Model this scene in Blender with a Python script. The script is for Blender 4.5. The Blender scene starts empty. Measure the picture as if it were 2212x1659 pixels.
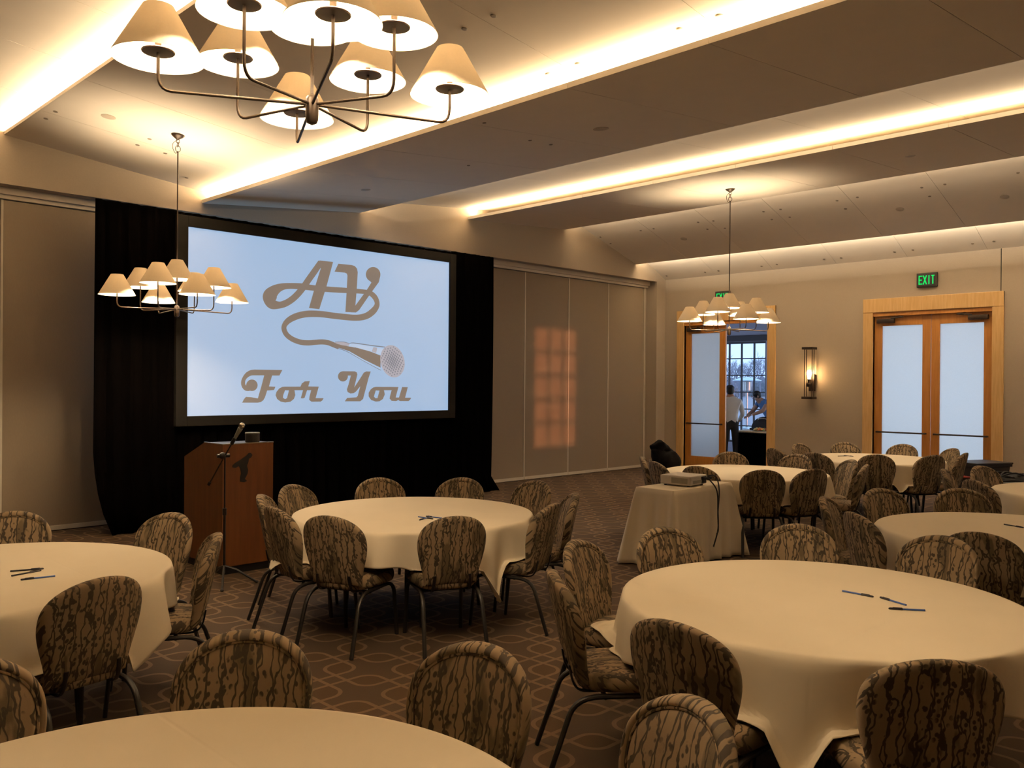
import bpy, bmesh, math, random
from mathutils import Vector, Matrix, noise
R = math.radians
random.seed(7)
S = bpy.context.scene
COL = S.collection
# ------------------------------------------------------------------ camera
F_PX, W_PX, H_PX = 1855.0, 2212.0, 1659.0
CAM_H = 1.77
s2 = math.sqrt(0.5)
_f, _r, _u = Vector((s2, s2, 0)), Vector((s2, -s2, 0)), Vector((0, 0, 1))
_p = math.atan(3.5 / F_PX)
fw = _f * math.cos(_p) - _u * math.sin(_p)
up0 = _u * math.cos(_p) + _f * math.sin(_p)
_ro = 0.0075
rt = _r * math.cos(_ro) + up0 * math.sin(_ro)
upv = up0 * math.cos(_ro) - _r * math.sin(_ro)
CAM = Vector((0, 0, CAM_H))
cam_d = bpy.data.cameras.new('camera'); cam = bpy.data.objects.new('camera', cam_d); COL.objects.link(cam)
cam_d.sensor_width = 36; cam_d.lens = F_PX / W_PX * 36; cam_d.clip_end = 300; cam_d.clip_start = 0.05
M = Matrix((rt, upv, -fw)).transposed().to_4x4(); M.translation = CAM
cam.matrix_world = M
S.camera = cam
# ------------------------------------------------------------------ view, world, sun, added foyer fill lamps
S.view_settings.view_transform = 'Standard'; S.view_settings.look = 'None'
S.view_settings.exposure = 0.0; S.view_settings.gamma = 1.0; S.view_settings.use_curve_mapping = False
wd = bpy.data.worlds.new('dusk_sky'); S.world = wd; wd.use_nodes = True
bg = wd.node_tree.nodes['Background']; bg.inputs[0].default_value = (0.46, 0.66, 1.0, 1); bg.inputs[1].default_value = 1.9
def light(kind, name, loc, energy, color, **kw):
    d = bpy.data.lights.new(name, kind); d.energy = energy; d.color = color
    rot = kw.pop('rot', None); parent = kw.pop('parent', None)
    for k, v in kw.items(): setattr(d, k, v)
    o = bpy.data.objects.new(name, d); COL.objects.link(o); o.location = loc
    if rot is not None: o.rotation_euler = rot
    if parent is not None: o.parent = parent
    return o
sun = light('SUN', 'low_sun', (12, -20, 8), 1.7, (1.0, 0.34, 0.15), angle=R(0.7))
sun.rotation_euler = Vector((-2.0, 15.8, -1.25)).to_track_quat('-Z', 'Y').to_euler()
light('AREA', 'foyer_fill', (19.75, 5.0, 1.75), 210, (0.70, 0.84, 1.0), shape='RECTANGLE', size=2.6, size_y=6.0,  # added lamp before a solid foyer wall, backlights the frosted panes
      rot=(0, R(90), 0))
light('AREA', 'foyer_fill.001', (19.75, 14.5, 1.75), 60, (0.70, 0.84, 1.0), shape='RECTANGLE', size=2.6, size_y=2.6,  # second added lamp, kept out of view, brightens the foyer
      rot=(0, R(90), R(25)))
# ------------------------------------------------------------------ pixel helpers
def ray(px, py):
    return (fw + rt * ((px - W_PX / 2) / F_PX) - upv * ((py - H_PX / 2) / F_PX))
def at_z(px, py, z):
    d = ray(px, py); return CAM + d * ((z - CAM_H) / d.z)
def at_y(px, py, y):
    d = ray(px, py); return CAM + d * (y / d.y)
def at_x(px, py, x):
    d = ray(px, py); return CAM + d * (x / d.x)
def at_d(px, py, dist):
    d = ray(px, py); return CAM + d * dist
def uv(u, v):
    return Vector(((v + u) * s2, (v - u) * s2, 0))
# ------------------------------------------------------------------ materials
MATS = {}
def srgb(r, g, b):
    f = lambda c: (c / 255 / 12.92) if c / 255 <= 0.04045 else ((c / 255 + 0.055) / 1.055) ** 2.4
    return (f(r), f(g), f(b))
class NT:
    def __init__(s, name):
        s.m = bpy.data.materials.new(name); s.m.use_nodes = True; s.t = s.m.node_tree; s.t.nodes.clear()
        s.out = s.t.nodes.new('ShaderNodeOutputMaterial'); MATS[name] = s.m
    def n(s, typ, **kw):
        nd = s.t.nodes.new('ShaderNode' + typ)
        for k, v in kw.items(): setattr(nd, k, v)
        return nd
    def l(s, a, b): s.t.links.new(a, b)
    def put(s, sock, v):
        if isinstance(v, bpy.types.NodeSocket): s.l(v, sock)
        elif isinstance(v, (tuple, list)): sock.default_value = tuple(v) + ((1,) if len(v) == 3 and sock.type == 'RGBA' else ())
        else: sock.default_value = v
    def math(s, op, a, b=0.0, c=None, clamp=False):
        nd = s.n('Math', operation=op, use_clamp=clamp); s.put(nd.inputs[0], a); s.put(nd.inputs[1], b)
        if c is not None: s.put(nd.inputs[2], c)
        return nd.outputs[0]
    def mix(s, fac, a, b):
        nd = s.n('Mix', data_type='RGBA'); s.put(nd.inputs[0], fac); s.put(nd.inputs[6], a); s.put(nd.inputs[7], b); return nd.outputs[2]
    def coord(s, which='Object'): return s.n('TexCoord').outputs[which]
    def noise(s, vec, scale, detail=3.0, rough=0.5):
        nd = s.n('TexNoise'); s.put(nd.inputs['Vector'], vec); nd.inputs['Scale'].default_value = scale
        nd.inputs['Detail'].default_value = detail; nd.inputs['Roughness'].default_value = rough; return nd.outputs[0]
    def mapv(s, vec, scale=(1, 1, 1), loc=(0, 0, 0)):
        nd = s.n('Mapping'); s.put(nd.inputs[0], vec); nd.inputs['Scale'].default_value = scale; nd.inputs['Location'].default_value = loc; return nd.outputs[0]
    def step(s, v, lo, hi):
        nd = s.n('MapRange', interpolation_type='SMOOTHSTEP'); s.put(nd.inputs[0], v); nd.inputs[1].default_value = lo; nd.inputs[2].default_value = hi; return nd.outputs[0]
    def bump(s, h, strength=0.2, dist=0.01):
        nd = s.n('Bump'); nd.inputs['Strength'].default_value = strength; nd.inputs['Distance'].default_value = dist; s.put(nd.inputs['Height'], h); return nd.outputs[0]
    def bsdf(s, color, rough=0.6, metal=0.0, normal=None, **kw):
        nd = s.n('BsdfPrincipled'); s.put(nd.inputs['Base Color'], color); s.put(nd.inputs['Roughness'], rough); nd.inputs['Metallic'].default_value = metal
        if normal is not None: s.l(normal, nd.inputs['Normal'])
        for k, v in kw.items(): s.put(nd.inputs[k.replace('_', ' ')], v)
        s.l(nd.outputs[0], s.out.inputs[0]); return nd
def plain(name, color, rough=0.6, metal=0.0, var=0.12, scale=18.0, bump=0.0, **kw):
    t = NT(name); v = t.noise(t.coord(), scale, 4)
    f = t.math('MULTIPLY_ADD', v, var * 2, 1 - var)
    c = t.n('VectorMath', operation='SCALE'); c.inputs[0].default_value = color; t.l(f, c.inputs['Scale'])
    t.bsdf(c.outputs[0], rough, metal, t.bump(v, bump) if bump else None, **kw); return t.m
def glow(name, color, strength):
    t = NT(name); e = t.n('Emission'); e.inputs[0].default_value = tuple(color) + (1,); e.inputs[1].default_value = strength
    t.l(e.outputs[0], t.out.inputs[0]); return t.m
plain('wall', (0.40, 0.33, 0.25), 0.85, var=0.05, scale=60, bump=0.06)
plain('wall_dark', (0.16, 0.12, 0.085), 0.85, var=0.05, scale=60)  # for the unseen walls, darkened to return less light from behind
plain('ceil', (0.80, 0.72, 0.61), 0.9, var=0.03, scale=5)
plain('detector', (0.5, 0.43, 0.34), 0.6)
plain('ceil_dot', (0.26, 0.21, 0.16), 0.6)
plain('dark', (0.01, 0.009, 0.008), 0.9)
plain('soffit_metal', (0.55, 0.48, 0.38), 0.4, var=0.05)
plain('seal', (0.62, 0.55, 0.44), 0.5, var=0.05)
plain('bronze', (0.045, 0.029, 0.019), 0.42, 0.4, var=0.2)
plain('black_metal', (0.008, 0.007, 0.006), 0.42, 0.0)
plain('leg_metal', (0.009, 0.007, 0.006), 0.42, 0.0)
plain('velvet', (0.0018, 0.0015, 0.0014), 1.0, var=0.3, Specular_IOR_Level=0.0)
plain('frame_black', (0.008, 0.007, 0.006), 0.75, Specular_IOR_Level=0.2)
plain('steel', (0.55, 0.5, 0.42), 0.25, 0.9)
plain('grey_plastic', (0.22, 0.22, 0.2), 0.5)
plain('dark_plastic', (0.025, 0.024, 0.025), 0.45)
plain('white_plastic', (0.55, 0.5, 0.43), 0.45, var=0.05)
plain('vent_plastic', (0.30, 0.28, 0.22), 0.5)
plain('red_paint', (0.20, 0.012, 0.01), 0.4)
plain('cable', (0.006, 0.005, 0.005), 0.55)
plain('jacket', (0.0045, 0.004, 0.0045), 1.0, bump=0.3, Specular_IOR_Level=0.1)
plain('skin', (0.42, 0.22, 0.14), 0.55, var=0.06)
plain('hair', (0.012, 0.009, 0.007), 0.6)
plain('white_shirt', (0.62, 0.60, 0.58), 0.85, var=0.05)
plain('blue_shirt', (0.10, 0.19, 0.36), 0.85, var=0.06)
plain('trousers', (0.008, 0.008, 0.01), 0.85)
plain('foyer_wall', (0.42, 0.40, 0.46), 0.85, var=0.04)
plain('foyer_floor', (0.12, 0.10, 0.09), 0.7)
plain('muntin', (0.035, 0.02, 0.018), 0.5)
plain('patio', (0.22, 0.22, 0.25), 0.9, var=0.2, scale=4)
plain('hazy_bark', (0.13, 0.15, 0.22), 0.9, var=0.2)  # blue dusk haze is painted into this tree colour
plain('shrub', (0.10, 0.12, 0.16), 0.9, var=0.3)  # thicket colour carries painted blue dusk haze as well
plain('food_orange', (0.75, 0.30, 0.05), 0.5)
plain('food_yellow', (0.75, 0.62, 0.25), 0.5)
plain('food_green', (0.22, 0.32, 0.07), 0.5)
plain('food_red', (0.35, 0.05, 0.02), 0.45)
plain('pen_blue', (0.05, 0.11, 0.36), 0.3, var=0.03)
plain('pen_cap', (0.008, 0.007, 0.012), 0.3)
plain('exit_case', (0.03, 0.026, 0.015), 0.5)
plain('bag', (0.006, 0.006, 0.007), 0.6)
plain('hood_metal', (0.45, 0.60, 0.62), 0.25, 0.6)  # cyan tint paints the hood's reflection into its base colour
plain('poly_bag', (0.35, 0.33, 0.28), 0.4)
def wood(name, c1, c2, rough=0.4, sc=1.0, ax=(18, 18, 1.3)):
    t = NT(name); v = t.mapv(t.coord(), tuple(a * sc for a in ax))
    n1 = t.noise(v, 2.0, 6, 0.6); c = t.mix(t.step(n1, 0.3, 0.7), c1, c2)
    t.bsdf(c, rough, 0, t.bump(n1, 0.05)); return t.m
wood('maple', (0.66, 0.40, 0.15), (0.76, 0.50, 0.22), 0.42)
wood('door_wood', (0.46, 0.19, 0.036), (0.54, 0.24, 0.055), 0.38)
wood('lectern_wood', (0.135, 0.042, 0.009), (0.175, 0.057, 0.013), 0.45, 0.6)
def mk_cloth():
    t = NT('cloth'); co = t.coord(); v = t.noise(co, 260, 2); sep = t.n('SeparateXYZ'); t.l(co, sep.inputs[0])
    ax = t.math('ABSOLUTE', t.math('SUBTRACT', t.math('ABSOLUTE', sep.outputs[0]), 0.38))
    ay = t.math('ABSOLUTE', t.math('SUBTRACT', t.math('ABSOLUTE', sep.outputs[1]), 0.38))
    cr = t.math('MINIMUM', ax, ay); cr = t.step(cr, 0.0, 0.012)
    h = t.math('ADD', t.math('MULTIPLY', v, 0.25), t.math('MULTIPLY', cr, 0.9))
    b = t.bump(h, 0.16, 0.004)
    big = t.noise(co, 3, 3); c = t.mix(big, (0.74, 0.64, 0.47), (0.80, 0.70, 0.53))
    t.bsdf(c, 0.85, 0, b); return t.m
mk_cloth()
def mk_fabric():
    t = NT('chair_fabric'); co = t.coord(); oi = t.n('ObjectInfo')
    sep = t.n('SeparateXYZ'); t.l(co, sep.inputs[0])
    y = t.math('ADD', sep.outputs[2], t.math('MULTIPLY', sep.outputs[1], 0.9))
    off = t.math('MULTIPLY', oi.outputs['Random'], 7.0)
    cb = t.n('CombineXYZ'); t.l(t.math('ADD', sep.outputs[0], off), cb.inputs[0]); t.l(y, cb.inputs[1]); t.l(off, cb.inputs[2]); p = cb.outputs[0]
    # climbing stems
    lines = None
    for k, (sc, dist, th, ph) in enumerate(((7.5, 6.0, 0.075, 0.0), (5.6, 8.0, 0.06, 2.0))):
        w = t.n('TexWave', wave_type='BANDS', bands_direction='X'); t.l(t.mapv(p, (1, 0.75 if k else 0.6, 1), (ph, ph, 0)), w.inputs['Vector'])
        w.inputs['Scale'].default_value = sc; w.inputs['Distortion'].default_value = dist; w.inputs['Detail'].default_value = 2.5
        w.inputs['Detail Scale'].default_value = 2.4; w.inputs['Detail Roughness'].default_value = 0.62
        a = t.math('SUBTRACT', 1.0, t.step(w.outputs[1], th * 0.55, th * 1.5))
        lines = a if lines is None else t.math('MAXIMUM', lines, a)
    vo = t.n('TexVoronoi'); t.l(p, vo.inputs['Vector']); vo.inputs['Scale'].default_value = 48; vo.inputs['Randomness'].default_value = 1
    buds = t.math('SUBTRACT', 1.0, t.step(vo.outputs['Distance'], 0.30, 0.42))
    mask = t.step(t.noise(p, 11, 2), 0.47, 0.55)
    buds = t.math('MULTIPLY', buds, mask)
    pat = t.math('MAXIMUM', lines, buds)
    patch = t.step(t.noise(t.mapv(p, (1, 0.4, 1), (3, 1, 5)), 13, 3), 0.52, 0.60)
    base = t.mix(t.noise(p, 5, 2), (0.235, 0.165, 0.09), (0.31, 0.222, 0.127))
    base = t.mix(t.math('MULTIPLY', patch, 0.8), base, (0.095, 0.070, 0.034))
    base = t.mix(t.math('MULTIPLY', pat, 0.93), base, (0.032, 0.021, 0.010))
    fine = t.noise(p, 500, 1)
    t.bsdf(base, 0.8, 0, t.bump(t.math('ADD', fine, t.math('MULTIPLY', pat, -0.5)), 0.15, 0.002)); return t.m
mk_fabric()
def mk_carpet():
    t = NT('carpet'); co = t.coord(); sep = t.n('SeparateXYZ'); t.l(co, sep.inputs[0])
    Lc = 0.42; per = Lc * math.sqrt(2); half = 0.238; rad = 0.095
    # a loop is centred half a step (along the lateral diagonal) from this ring
    ring = uv(-1.05 + 0.21, 5.29)
    res = None; ins = None
    for k in range(2):
        sd = []
        ox, oy = ring.x + (per / 2) * k, ring.y + (per / 2) * k
        for ch, o in ((0, ox), (1, oy)):
            a = t.math('SUBTRACT', sep.outputs[ch], o - per / 2)
            a = t.math('FLOORED_MODULO', a, per); a = t.math('ABSOLUTE', t.math('SUBTRACT', a, per / 2))
            sd.append(t.math('SUBTRACT', a, half - rad))
        mx = [t.math('MAXIMUM', q, 0.0) for q in sd]
        ln = t.math('SQRT', t.math('ADD', t.math('MULTIPLY', mx[0], mx[0]), t.math('MULTIPLY', mx[1], mx[1])))
        inner = t.math('MINIMUM', t.math('MAXIMUM', sd[0], sd[1]), 0.0)
        d = t.math('SUBTRACT', t.math('ADD', ln, inner), rad)
        line = t.math('SUBTRACT', 1.0, t.step(t.math('ABSOLUTE', d), 0.0105, 0.0145))
        inside = t.math('LESS_THAN', d, 0.0)
        res = line if res is None else t.math('MAXIMUM', res, line)
        ins = inside if ins is None else t.math('ADD', ins, inside)
    over = t.math('GREATER_THAN', ins, 1.5)
    n1 = t.noise(co, 180, 3); n2 = t.noise(co, 1.1, 3)
    field = t.mix(n2, (0.066, 0.040, 0.021), (0.082, 0.051, 0.028))
    field = t.mix(t.math('MULTIPLY', over, 0.8), field, (0.08, 0.043, 0.015))
    c = t.mix(res, field, (0.215, 0.136, 0.073))
    c2 = t.mix(t.math('MULTIPLY', n1, 0.5), c, (0.05, 0.03, 0.016))
    t.bsdf(c2, 0.95, 0, t.bump(n1, 0.35, 0.004)); return t.m
mk_carpet()
def mk_partition():
    t = NT('partition_fabric'); co = t.coord(); v = t.noise(t.mapv(co, (1, 1, 0.15)), 160, 2)
    c = t.mix(v, (0.245, 0.185, 0.12), (0.28, 0.215, 0.143)); t.bsdf(c, 0.62, 0, t.bump(v, 0.08), Sheen_Weight=0.2); return t.m
mk_partition()
def mk_translucent(name, color, tr=0.6, gloss=0.0):
    t = NT(name); a = t.n('BsdfDiffuse'); b = t.n('BsdfTranslucent')
    n = t.noise(t.coord(), 90, 2); c = t.mix(n, color, tuple(x * 0.93 for x in color))
    t.l(c, a.inputs[0]); t.l(c, b.inputs[0])
    m = t.n('MixShader'); m.inputs[0].default_value = tr; t.l(a.outputs[0], m.inputs[1]); t.l(b.outputs[0], m.inputs[2]); o = m.outputs[0]
    if gloss:
        g = t.n('BsdfGlossy'); g.inputs['Roughness'].default_value = 0.3; m2 = t.n('MixShader'); m2.inputs[0].default_value = gloss
        t.l(o, m2.inputs[1]); t.l(g.outputs[0], m2.inputs[2]); o = m2.outputs[0]
    t.l(o, t.out.inputs[0]); return t.m
mk_translucent('shade', (0.84, 0.74, 0.58), 0.20)
mk_translucent('frosted', (0.93, 0.95, 0.96), 0.93, 0.04)
def mk_glass():
    t = NT('window_glass'); a = t.n('BsdfTransparent'); a.inputs[0].default_value = (0.93, 0.96, 1, 1); g = t.n('BsdfGlossy'); g.inputs['Roughness'].default_value = 0.02
    m = t.n('MixShader'); m.inputs[0].default_value = 0.05; t.l(a.outputs[0], m.inputs[1]); t.l(g.outputs[0], m.inputs[2]); t.l(m.outputs[0], t.out.inputs[0])
mk_glass()
def mk_screen(name, col, diff=0.5):
    t = NT(name); nd = t.bsdf((diff,) * 3, 0.9); nd.inputs['Emission Color'].default_value = tuple(col) + (1,); nd.inputs['Emission Strength'].default_value = 1.0
mk_screen('screen_blue', (0.29, 0.45, 0.67), 0.30)
mk_screen('logo_brown', (0.215, 0.165, 0.130), 0.10)
mk_screen('logo_light', (0.44, 0.55, 0.72), 0.16)
mk_screen('logo_grey', (0.40, 0.38, 0.43), 0.14)
mk_screen('logo_dark', (0.19, 0.20, 0.24), 0.10)
WARM = (1.0, 0.76, 0.49)
glow('led', (1.0, 0.745, 0.455), 185.0)
glow('led_near', (1.0, 0.75, 0.47), 300.0)
glow('led_soft', (1.0, 0.79, 0.54), 105.0)
glow('led_wall', (1.0, 0.83, 0.61), 230.0)
glow('bulb', (1.0, 0.60, 0.26), 90.0)
glow('exit_green', (0.01, 0.62, 0.10), 1.3)
# ------------------------------------------------------------------ mesh helpers
class MB:
    def __init__(s): s.v = []; s.f = []; s.mi = []; s.cur = 0
    def add(s, vs, fs):
        b = len(s.v); s.v += [tuple(x) for x in vs]; s.f += [tuple(b + i for i in f) for f in fs]; s.mi += [s.cur] * len(fs); return s
    def box(s, x0, x1, y0, y1, z0, z1):
        vs = [(x, y, z) for z in (z0, z1) for y in (y0, y1) for x in (x0, x1)]
        return s.add(vs, [(0, 2, 3, 1), (4, 5, 7, 6), (0, 1, 5, 4), (2, 6, 7, 3), (0, 4, 6, 2), (1, 3, 7, 5)])
    def bbox(s, x0, x1, y0, y1, z0, z1, b=0.01):     # box with chamfered edges
        bm = bmesh.new(); bmesh.ops.create_cube(bm, size=1)
        for v in bm.verts: v.co = Vector(((x0 + x1) / 2 + v.co.x * (x1 - x0), (y0 + y1) / 2 + v.co.y * (y1 - y0), (z0 + z1) / 2 + v.co.z * (z1 - z0)))
        bmesh.ops.bevel(bm, geom=bm.edges[:], offset=b, segments=2, affect='EDGES', profile=0.6)
        return s.frombm(bm)
    def frombm(s, bm):
        bm.verts.ensure_lookup_table(); bm.verts.index_update()
        s.add([v.co for v in bm.verts], [[v.index for v in f.verts] for f in bm.faces]); bm.free(); return s
    def tube(s, pts, r, seg=8, cap=True, flat=1.0):
        pts = [Vector(p) for p in pts]; n = len(pts); rr = r if isinstance(r, (list, tuple)) else [r] * n
        vs = []; prev = None
        for i, p in enumerate(pts):
            d = (pts[min(i + 1, n - 1)] - pts[max(i - 1, 0)]).normalized()
            if prev is None:
                a = Vector((0, 0, 1)) if abs(d.z) < 0.9 else Vector((1, 0, 0)); x = d.cross(a).normalized()
            else:
                x = (prev - d * prev.dot(d)); x = x.normalized() if x.length > 1e-6 else d.orthogonal().normalized()
            prev = x; y = d.cross(x)
            for k in range(seg):
                t = 2 * math.pi * k / seg; vs.append(p + x * (math.cos(t) * rr[i]) + y * (math.sin(t) * rr[i] * flat))
        fs = [(i * seg + k, i * seg + (k + 1) % seg, (i + 1) * seg + (k + 1) % seg, (i + 1) * seg + k) for i in range(n - 1) for k in range(seg)]
        if cap: fs += [tuple(range(seg))[::-1], tuple((n - 1) * seg + k for k in range(seg))]
        return s.add(vs, fs)
    def lathe(s, prof, seg=24, c=(0, 0, 0), closed=False):
        vs = []; fs = []; n = len(prof)
        for (r, z) in prof:
            for k in range(seg):
                t = 2 * math.pi * k / seg; vs.append((c[0] + r * math.cos(t), c[1] + r * math.sin(t), c[2] + z))
        for i in range(n - 1 + (1 if closed else 0)):
            j = (i + 1) % n
            for k in range(seg): fs.append((i * seg + k, i * seg + (k + 1) % seg, j * seg + (k + 1) % seg, j * seg + k))
        if not closed:
            if prof[0][0] > 1e-6: fs.append(tuple(range(seg))[::-1])
            if prof[-1][0] > 1e-6: fs.append(tuple((n - 1) * seg + k for k in range(seg)))
        return s.add(vs, fs)
    def ell(s, c, r, seg=14, rings=8, rot=None):
        vs = []; fs = []
        for i in range(rings + 1):
            ph = math.pi * i / rings - math.pi / 2
            for k in range(seg):
                t = 2 * math.pi * k / seg
                p = Vector((r[0] * math.cos(ph) * math.cos(t), r[1] * math.cos(ph) * math.sin(t), r[2] * math.sin(ph)))
                if rot is not None: p = rot @ p
                vs.append(p + Vector(c))
        for i in range(rings):
            for k in range(seg): fs.append((i * seg + k, i * seg + (k + 1) % seg, (i + 1) * seg + (k + 1) % seg, (i + 1) * seg + k))
        return s.add(vs, fs)
    def build(s, name, mat=None, parent=None, smooth=True, loc=None, angle=35, weld=True):
        me = bpy.data.meshes.new(name); me.from_pydata(s.v, [], s.f)
        mats = mat if isinstance(mat, (list, tuple)) else [mat]
        for m in mats: me.materials.append(MATS[m])
        if len(mats) > 1: me.polygons.foreach_set('material_index', s.mi)
        if weld:
            bm = bmesh.new(); bm.from_mesh(me); bmesh.ops.remove_doubles(bm, verts=bm.verts, dist=1e-5)
            bmesh.ops.recalc_face_normals(bm, faces=bm.faces); bm.to_mesh(me); bm.free()
        me.polygons.foreach_set('use_smooth', [bool(smooth)] * len(me.polygons))
        if smooth and angle: me.set_sharp_from_angle(angle=R(angle))
        me.update()
        o = bpy.data.objects.new(name, me); COL.objects.link(o)
        if parent is not None: o.parent = parent
        if loc is not None: o.location = loc
        return o
def tag(o, label=None, cat=None, group=None, kind=None):
    if label: o['label'] = label
    if cat: o['category'] = cat
    if group: o['group'] = group
    if kind: o['kind'] = kind
    return o
def empty(name, loc=(0, 0, 0), rz=0.0, label=None, cat=None, group=None, kind=None):
    o = bpy.data.objects.new(name, None); o.empty_display_size = 0.1; COL.objects.link(o); o.location = loc; o.rotation_euler = (0, 0, rz)
    return tag(o, label, cat, group, kind)
KIDS = {}
def copy_tree(o, parent=None):
    c = o.copy(); COL.objects.link(c); c.parent = parent
    for ch in list(o.children): copy_tree(ch, c)
    return c
def arc(p0, p1, p2, n=6):   # quadratic bend
    p0, p1, p2 = Vector(p0), Vector(p1), Vector(p2)
    return [p0.lerp(p1, t).lerp(p1.lerp(p2, t), t) for t in (i / n for i in range(n + 1))]
def smooth_path(pts, n=6):
    pts = [Vector(p) for p in pts]; out = []
    for i in range(len(pts) - 1):
        a, b, c, d = pts[max(i - 1, 0)], pts[i], pts[i + 1], pts[min(i + 2, len(pts) - 1)]
        for k in range(n):
            t = k / n
            out.append(0.5 * ((2 * b) + (c - a) * t + (2 * a - 5 * b + 4 * c - d) * t * t + (3 * b - a - 3 * c + d) * t ** 3))
    return out + [pts[-1]]
def blob(name, parts, mat, parent=None, voxel=0.02, loc=None, jitter=0.0, jscale=6.0):
    """ellipsoids fused into one skin: parts = [(centre, radii, rotation)]"""
    mb = MB()
    for p in parts: mb.ell(p[0], p[1], 20, 12, p[2] if len(p) > 2 else None)
    o = mb.build(name, mat, None, weld=False)
    m = o.modifiers.new('r', 'REMESH'); m.mode = 'VOXEL'; m.voxel_size = voxel
    sm = o.modifiers.new('s', 'SMOOTH'); sm.iterations = 4; sm.factor = 0.6
    return bake(o, mat, parent, loc, jitter, jscale)
def bake(o, mats, parent=None, loc=None, jitter=0.0, jscale=6.0):
    dg = bpy.context.evaluated_depsgraph_get(); me = bpy.data.meshes.new_from_object(o.evaluated_get(dg)); old = o.data
    o.modifiers.clear(); o.data = me; bpy.data.meshes.remove(old)
    me.materials.clear()
    for m in (mats if isinstance(mats, (list, tuple)) else [mats]): me.materials.append(MATS[m])
    if jitter:
        for v in me.vertices: v.co += Vector(noise.noise_vector(v.co * jscale)) * jitter
    me.polygons.foreach_set('use_smooth', [True] * len(me.polygons))
    if parent is not None: o.parent = parent
    if loc is not None: o.location = loc
    return o
# ------------------------------------------------------------------ the room shell
YA, YP, XB = 10.58, 10.83, 15.16           # soffit face, folding partition, door wall
XL, YB = -3.5, -3.2  # out-of-view walls pulled in close to cut light from behind
SOF = 3.90
def struct(name, mb, mat, parent=None, **kw):
    o = mb.build(name, mat, parent, smooth=kw.pop('smooth', False))
    if parent is None: o['kind'] = 'structure'
    return o
struct('floor', MB().box(XL - .2, XB + .15, YB - .2, YP + .25, -0.1, 0), 'carpet')
ceiling = struct('ceiling', MB().box(XL - .2, XB + .3, YB - .2, YP + .3, 5.35, 5.5), 'ceil')  # this slab is an unseen lid added over the rafts to block light
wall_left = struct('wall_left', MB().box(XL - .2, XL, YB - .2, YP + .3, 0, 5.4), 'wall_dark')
# wall behind the camera with one tall window for the low sun
SX0, SX1, SZ0, SZ1 = 13.2, 14.36, 1.69, 3.9
mb = MB().box(XL, SX0, YB - .2, YB, 0, 5.4).box(SX1, XB, YB - .2, YB, 0, 5.4).box(SX0, SX1, YB - .2, YB, 0, SZ0).box(SX0, SX1, YB - .2, YB, SZ1, 5.4)
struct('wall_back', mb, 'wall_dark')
mb = MB()
w3 = empty('window_2', (0, 0, 0), kind='structure')
for k in range(1, 3): MB().box(SX0 + (SX1 - SX0) * k / 3 - .03, SX0 + (SX1 - SX0) * k / 3 + .03, YB - .13, YB - .07, SZ0, SZ1).build('muntin', 'muntin', w3, False)
for k in range(1, 5): MB().box(SX0, SX1, YB - .13, YB - .07, SZ0 + (SZ1 - SZ0) * k / 5 - .03, SZ0 + (SZ1 - SZ0) * k / 5 + .03).build('muntin', 'muntin', w3, False)
# screen wall: soffit over a folding partition
front = struct('wall_front', MB().box(XL - .2, XB, YA, YP + .3, SOF, 5.4).box(14.85, XB + .15, YA, YP + .3, 0, SOF), 'wall')
MB().box(XL, 14.85, YP + .08, YP + .3, 0, SOF).build('backing', 'dark', front, False)
MB().box(XL, 14.85, YP - .075, YP - .02, SOF - .075, SOF).build('track', 'soffit_metal', front, False)
MB().box(XL, 14.85, YP - .03, YP + .06, SOF - .12, SOF - .074).build('track_seal', 'seal', front, False)
PW = 1.2
for k in range(-5, 10):
    x0 = 2.75 + k * PW; x1 = x0 + PW
    p = MB().bbox(x0 + .012, x1 - .012, YP, YP + .07, 0.06, SOF - .13, .006).build('partition_panel', 'partition_fabric', front, False)
    MB().box(x0 - .012, x0 + .012, YP - .006, YP + .06, 0.06, SOF - .13).build('edge_strip', 'seal', p, False)
    MB().box(x0 + .004, x1 - .004, YP - .012, YP + .06, 0.012, 0.065).build('bottom_seal', 'seal', p, False)
MB().box(14.73, 14.76, YP - .02, YP + .06, 0.01, SOF - .12).build('end_post', 'seal', front, False)
MB().box(14.76, 14.85, YP + .02, YP + .08, 0, SOF).build('jamb', 'wall', front, False)
# door wall with two openings
DOORS = [(8.21, 10.10, 'door_1'), (4.29, 6.19, 'door_2')]; DH = 3.0
T = 0.15
mb = MB()
ys = [YB, 4.29, 6.19, 8.21, 10.10, YP + .3]
for a, b in ((0, 1), (2, 3), (4, 5)): mb.box(XB, XB + T, ys[a], ys[b], 0, 5.4)
for a, b in ((1, 2), (3, 4)): mb.box(XB, XB + T, ys[a], ys[b], DH, 5.4)
wallr = struct('wall_right', mb, 'wall')
for yy in (4.175 - .004, 1.7, -0.8): MB().box(XB - .003, XB + .01, yy - .006, yy + .006, 0.2 if yy < 4 else 3.28, 3.96).build('wall_groove', 'dark', wallr, False)
bsb = MB()
for a, b in ((YB, 4.12), (6.36, 8.06), (10.26, YA - .002)): bsb.bbox(XB - .022, XB - .001, a, b, 0.001, 0.19, .006)
struct('baseboard_right', bsb, 'maple')
bsb = MB().bbox(14.862, XB - .025, YA - .022, YA - .001, 0.001, 0.19, .006)
struct('baseboard_front', bsb, 'maple')
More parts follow.
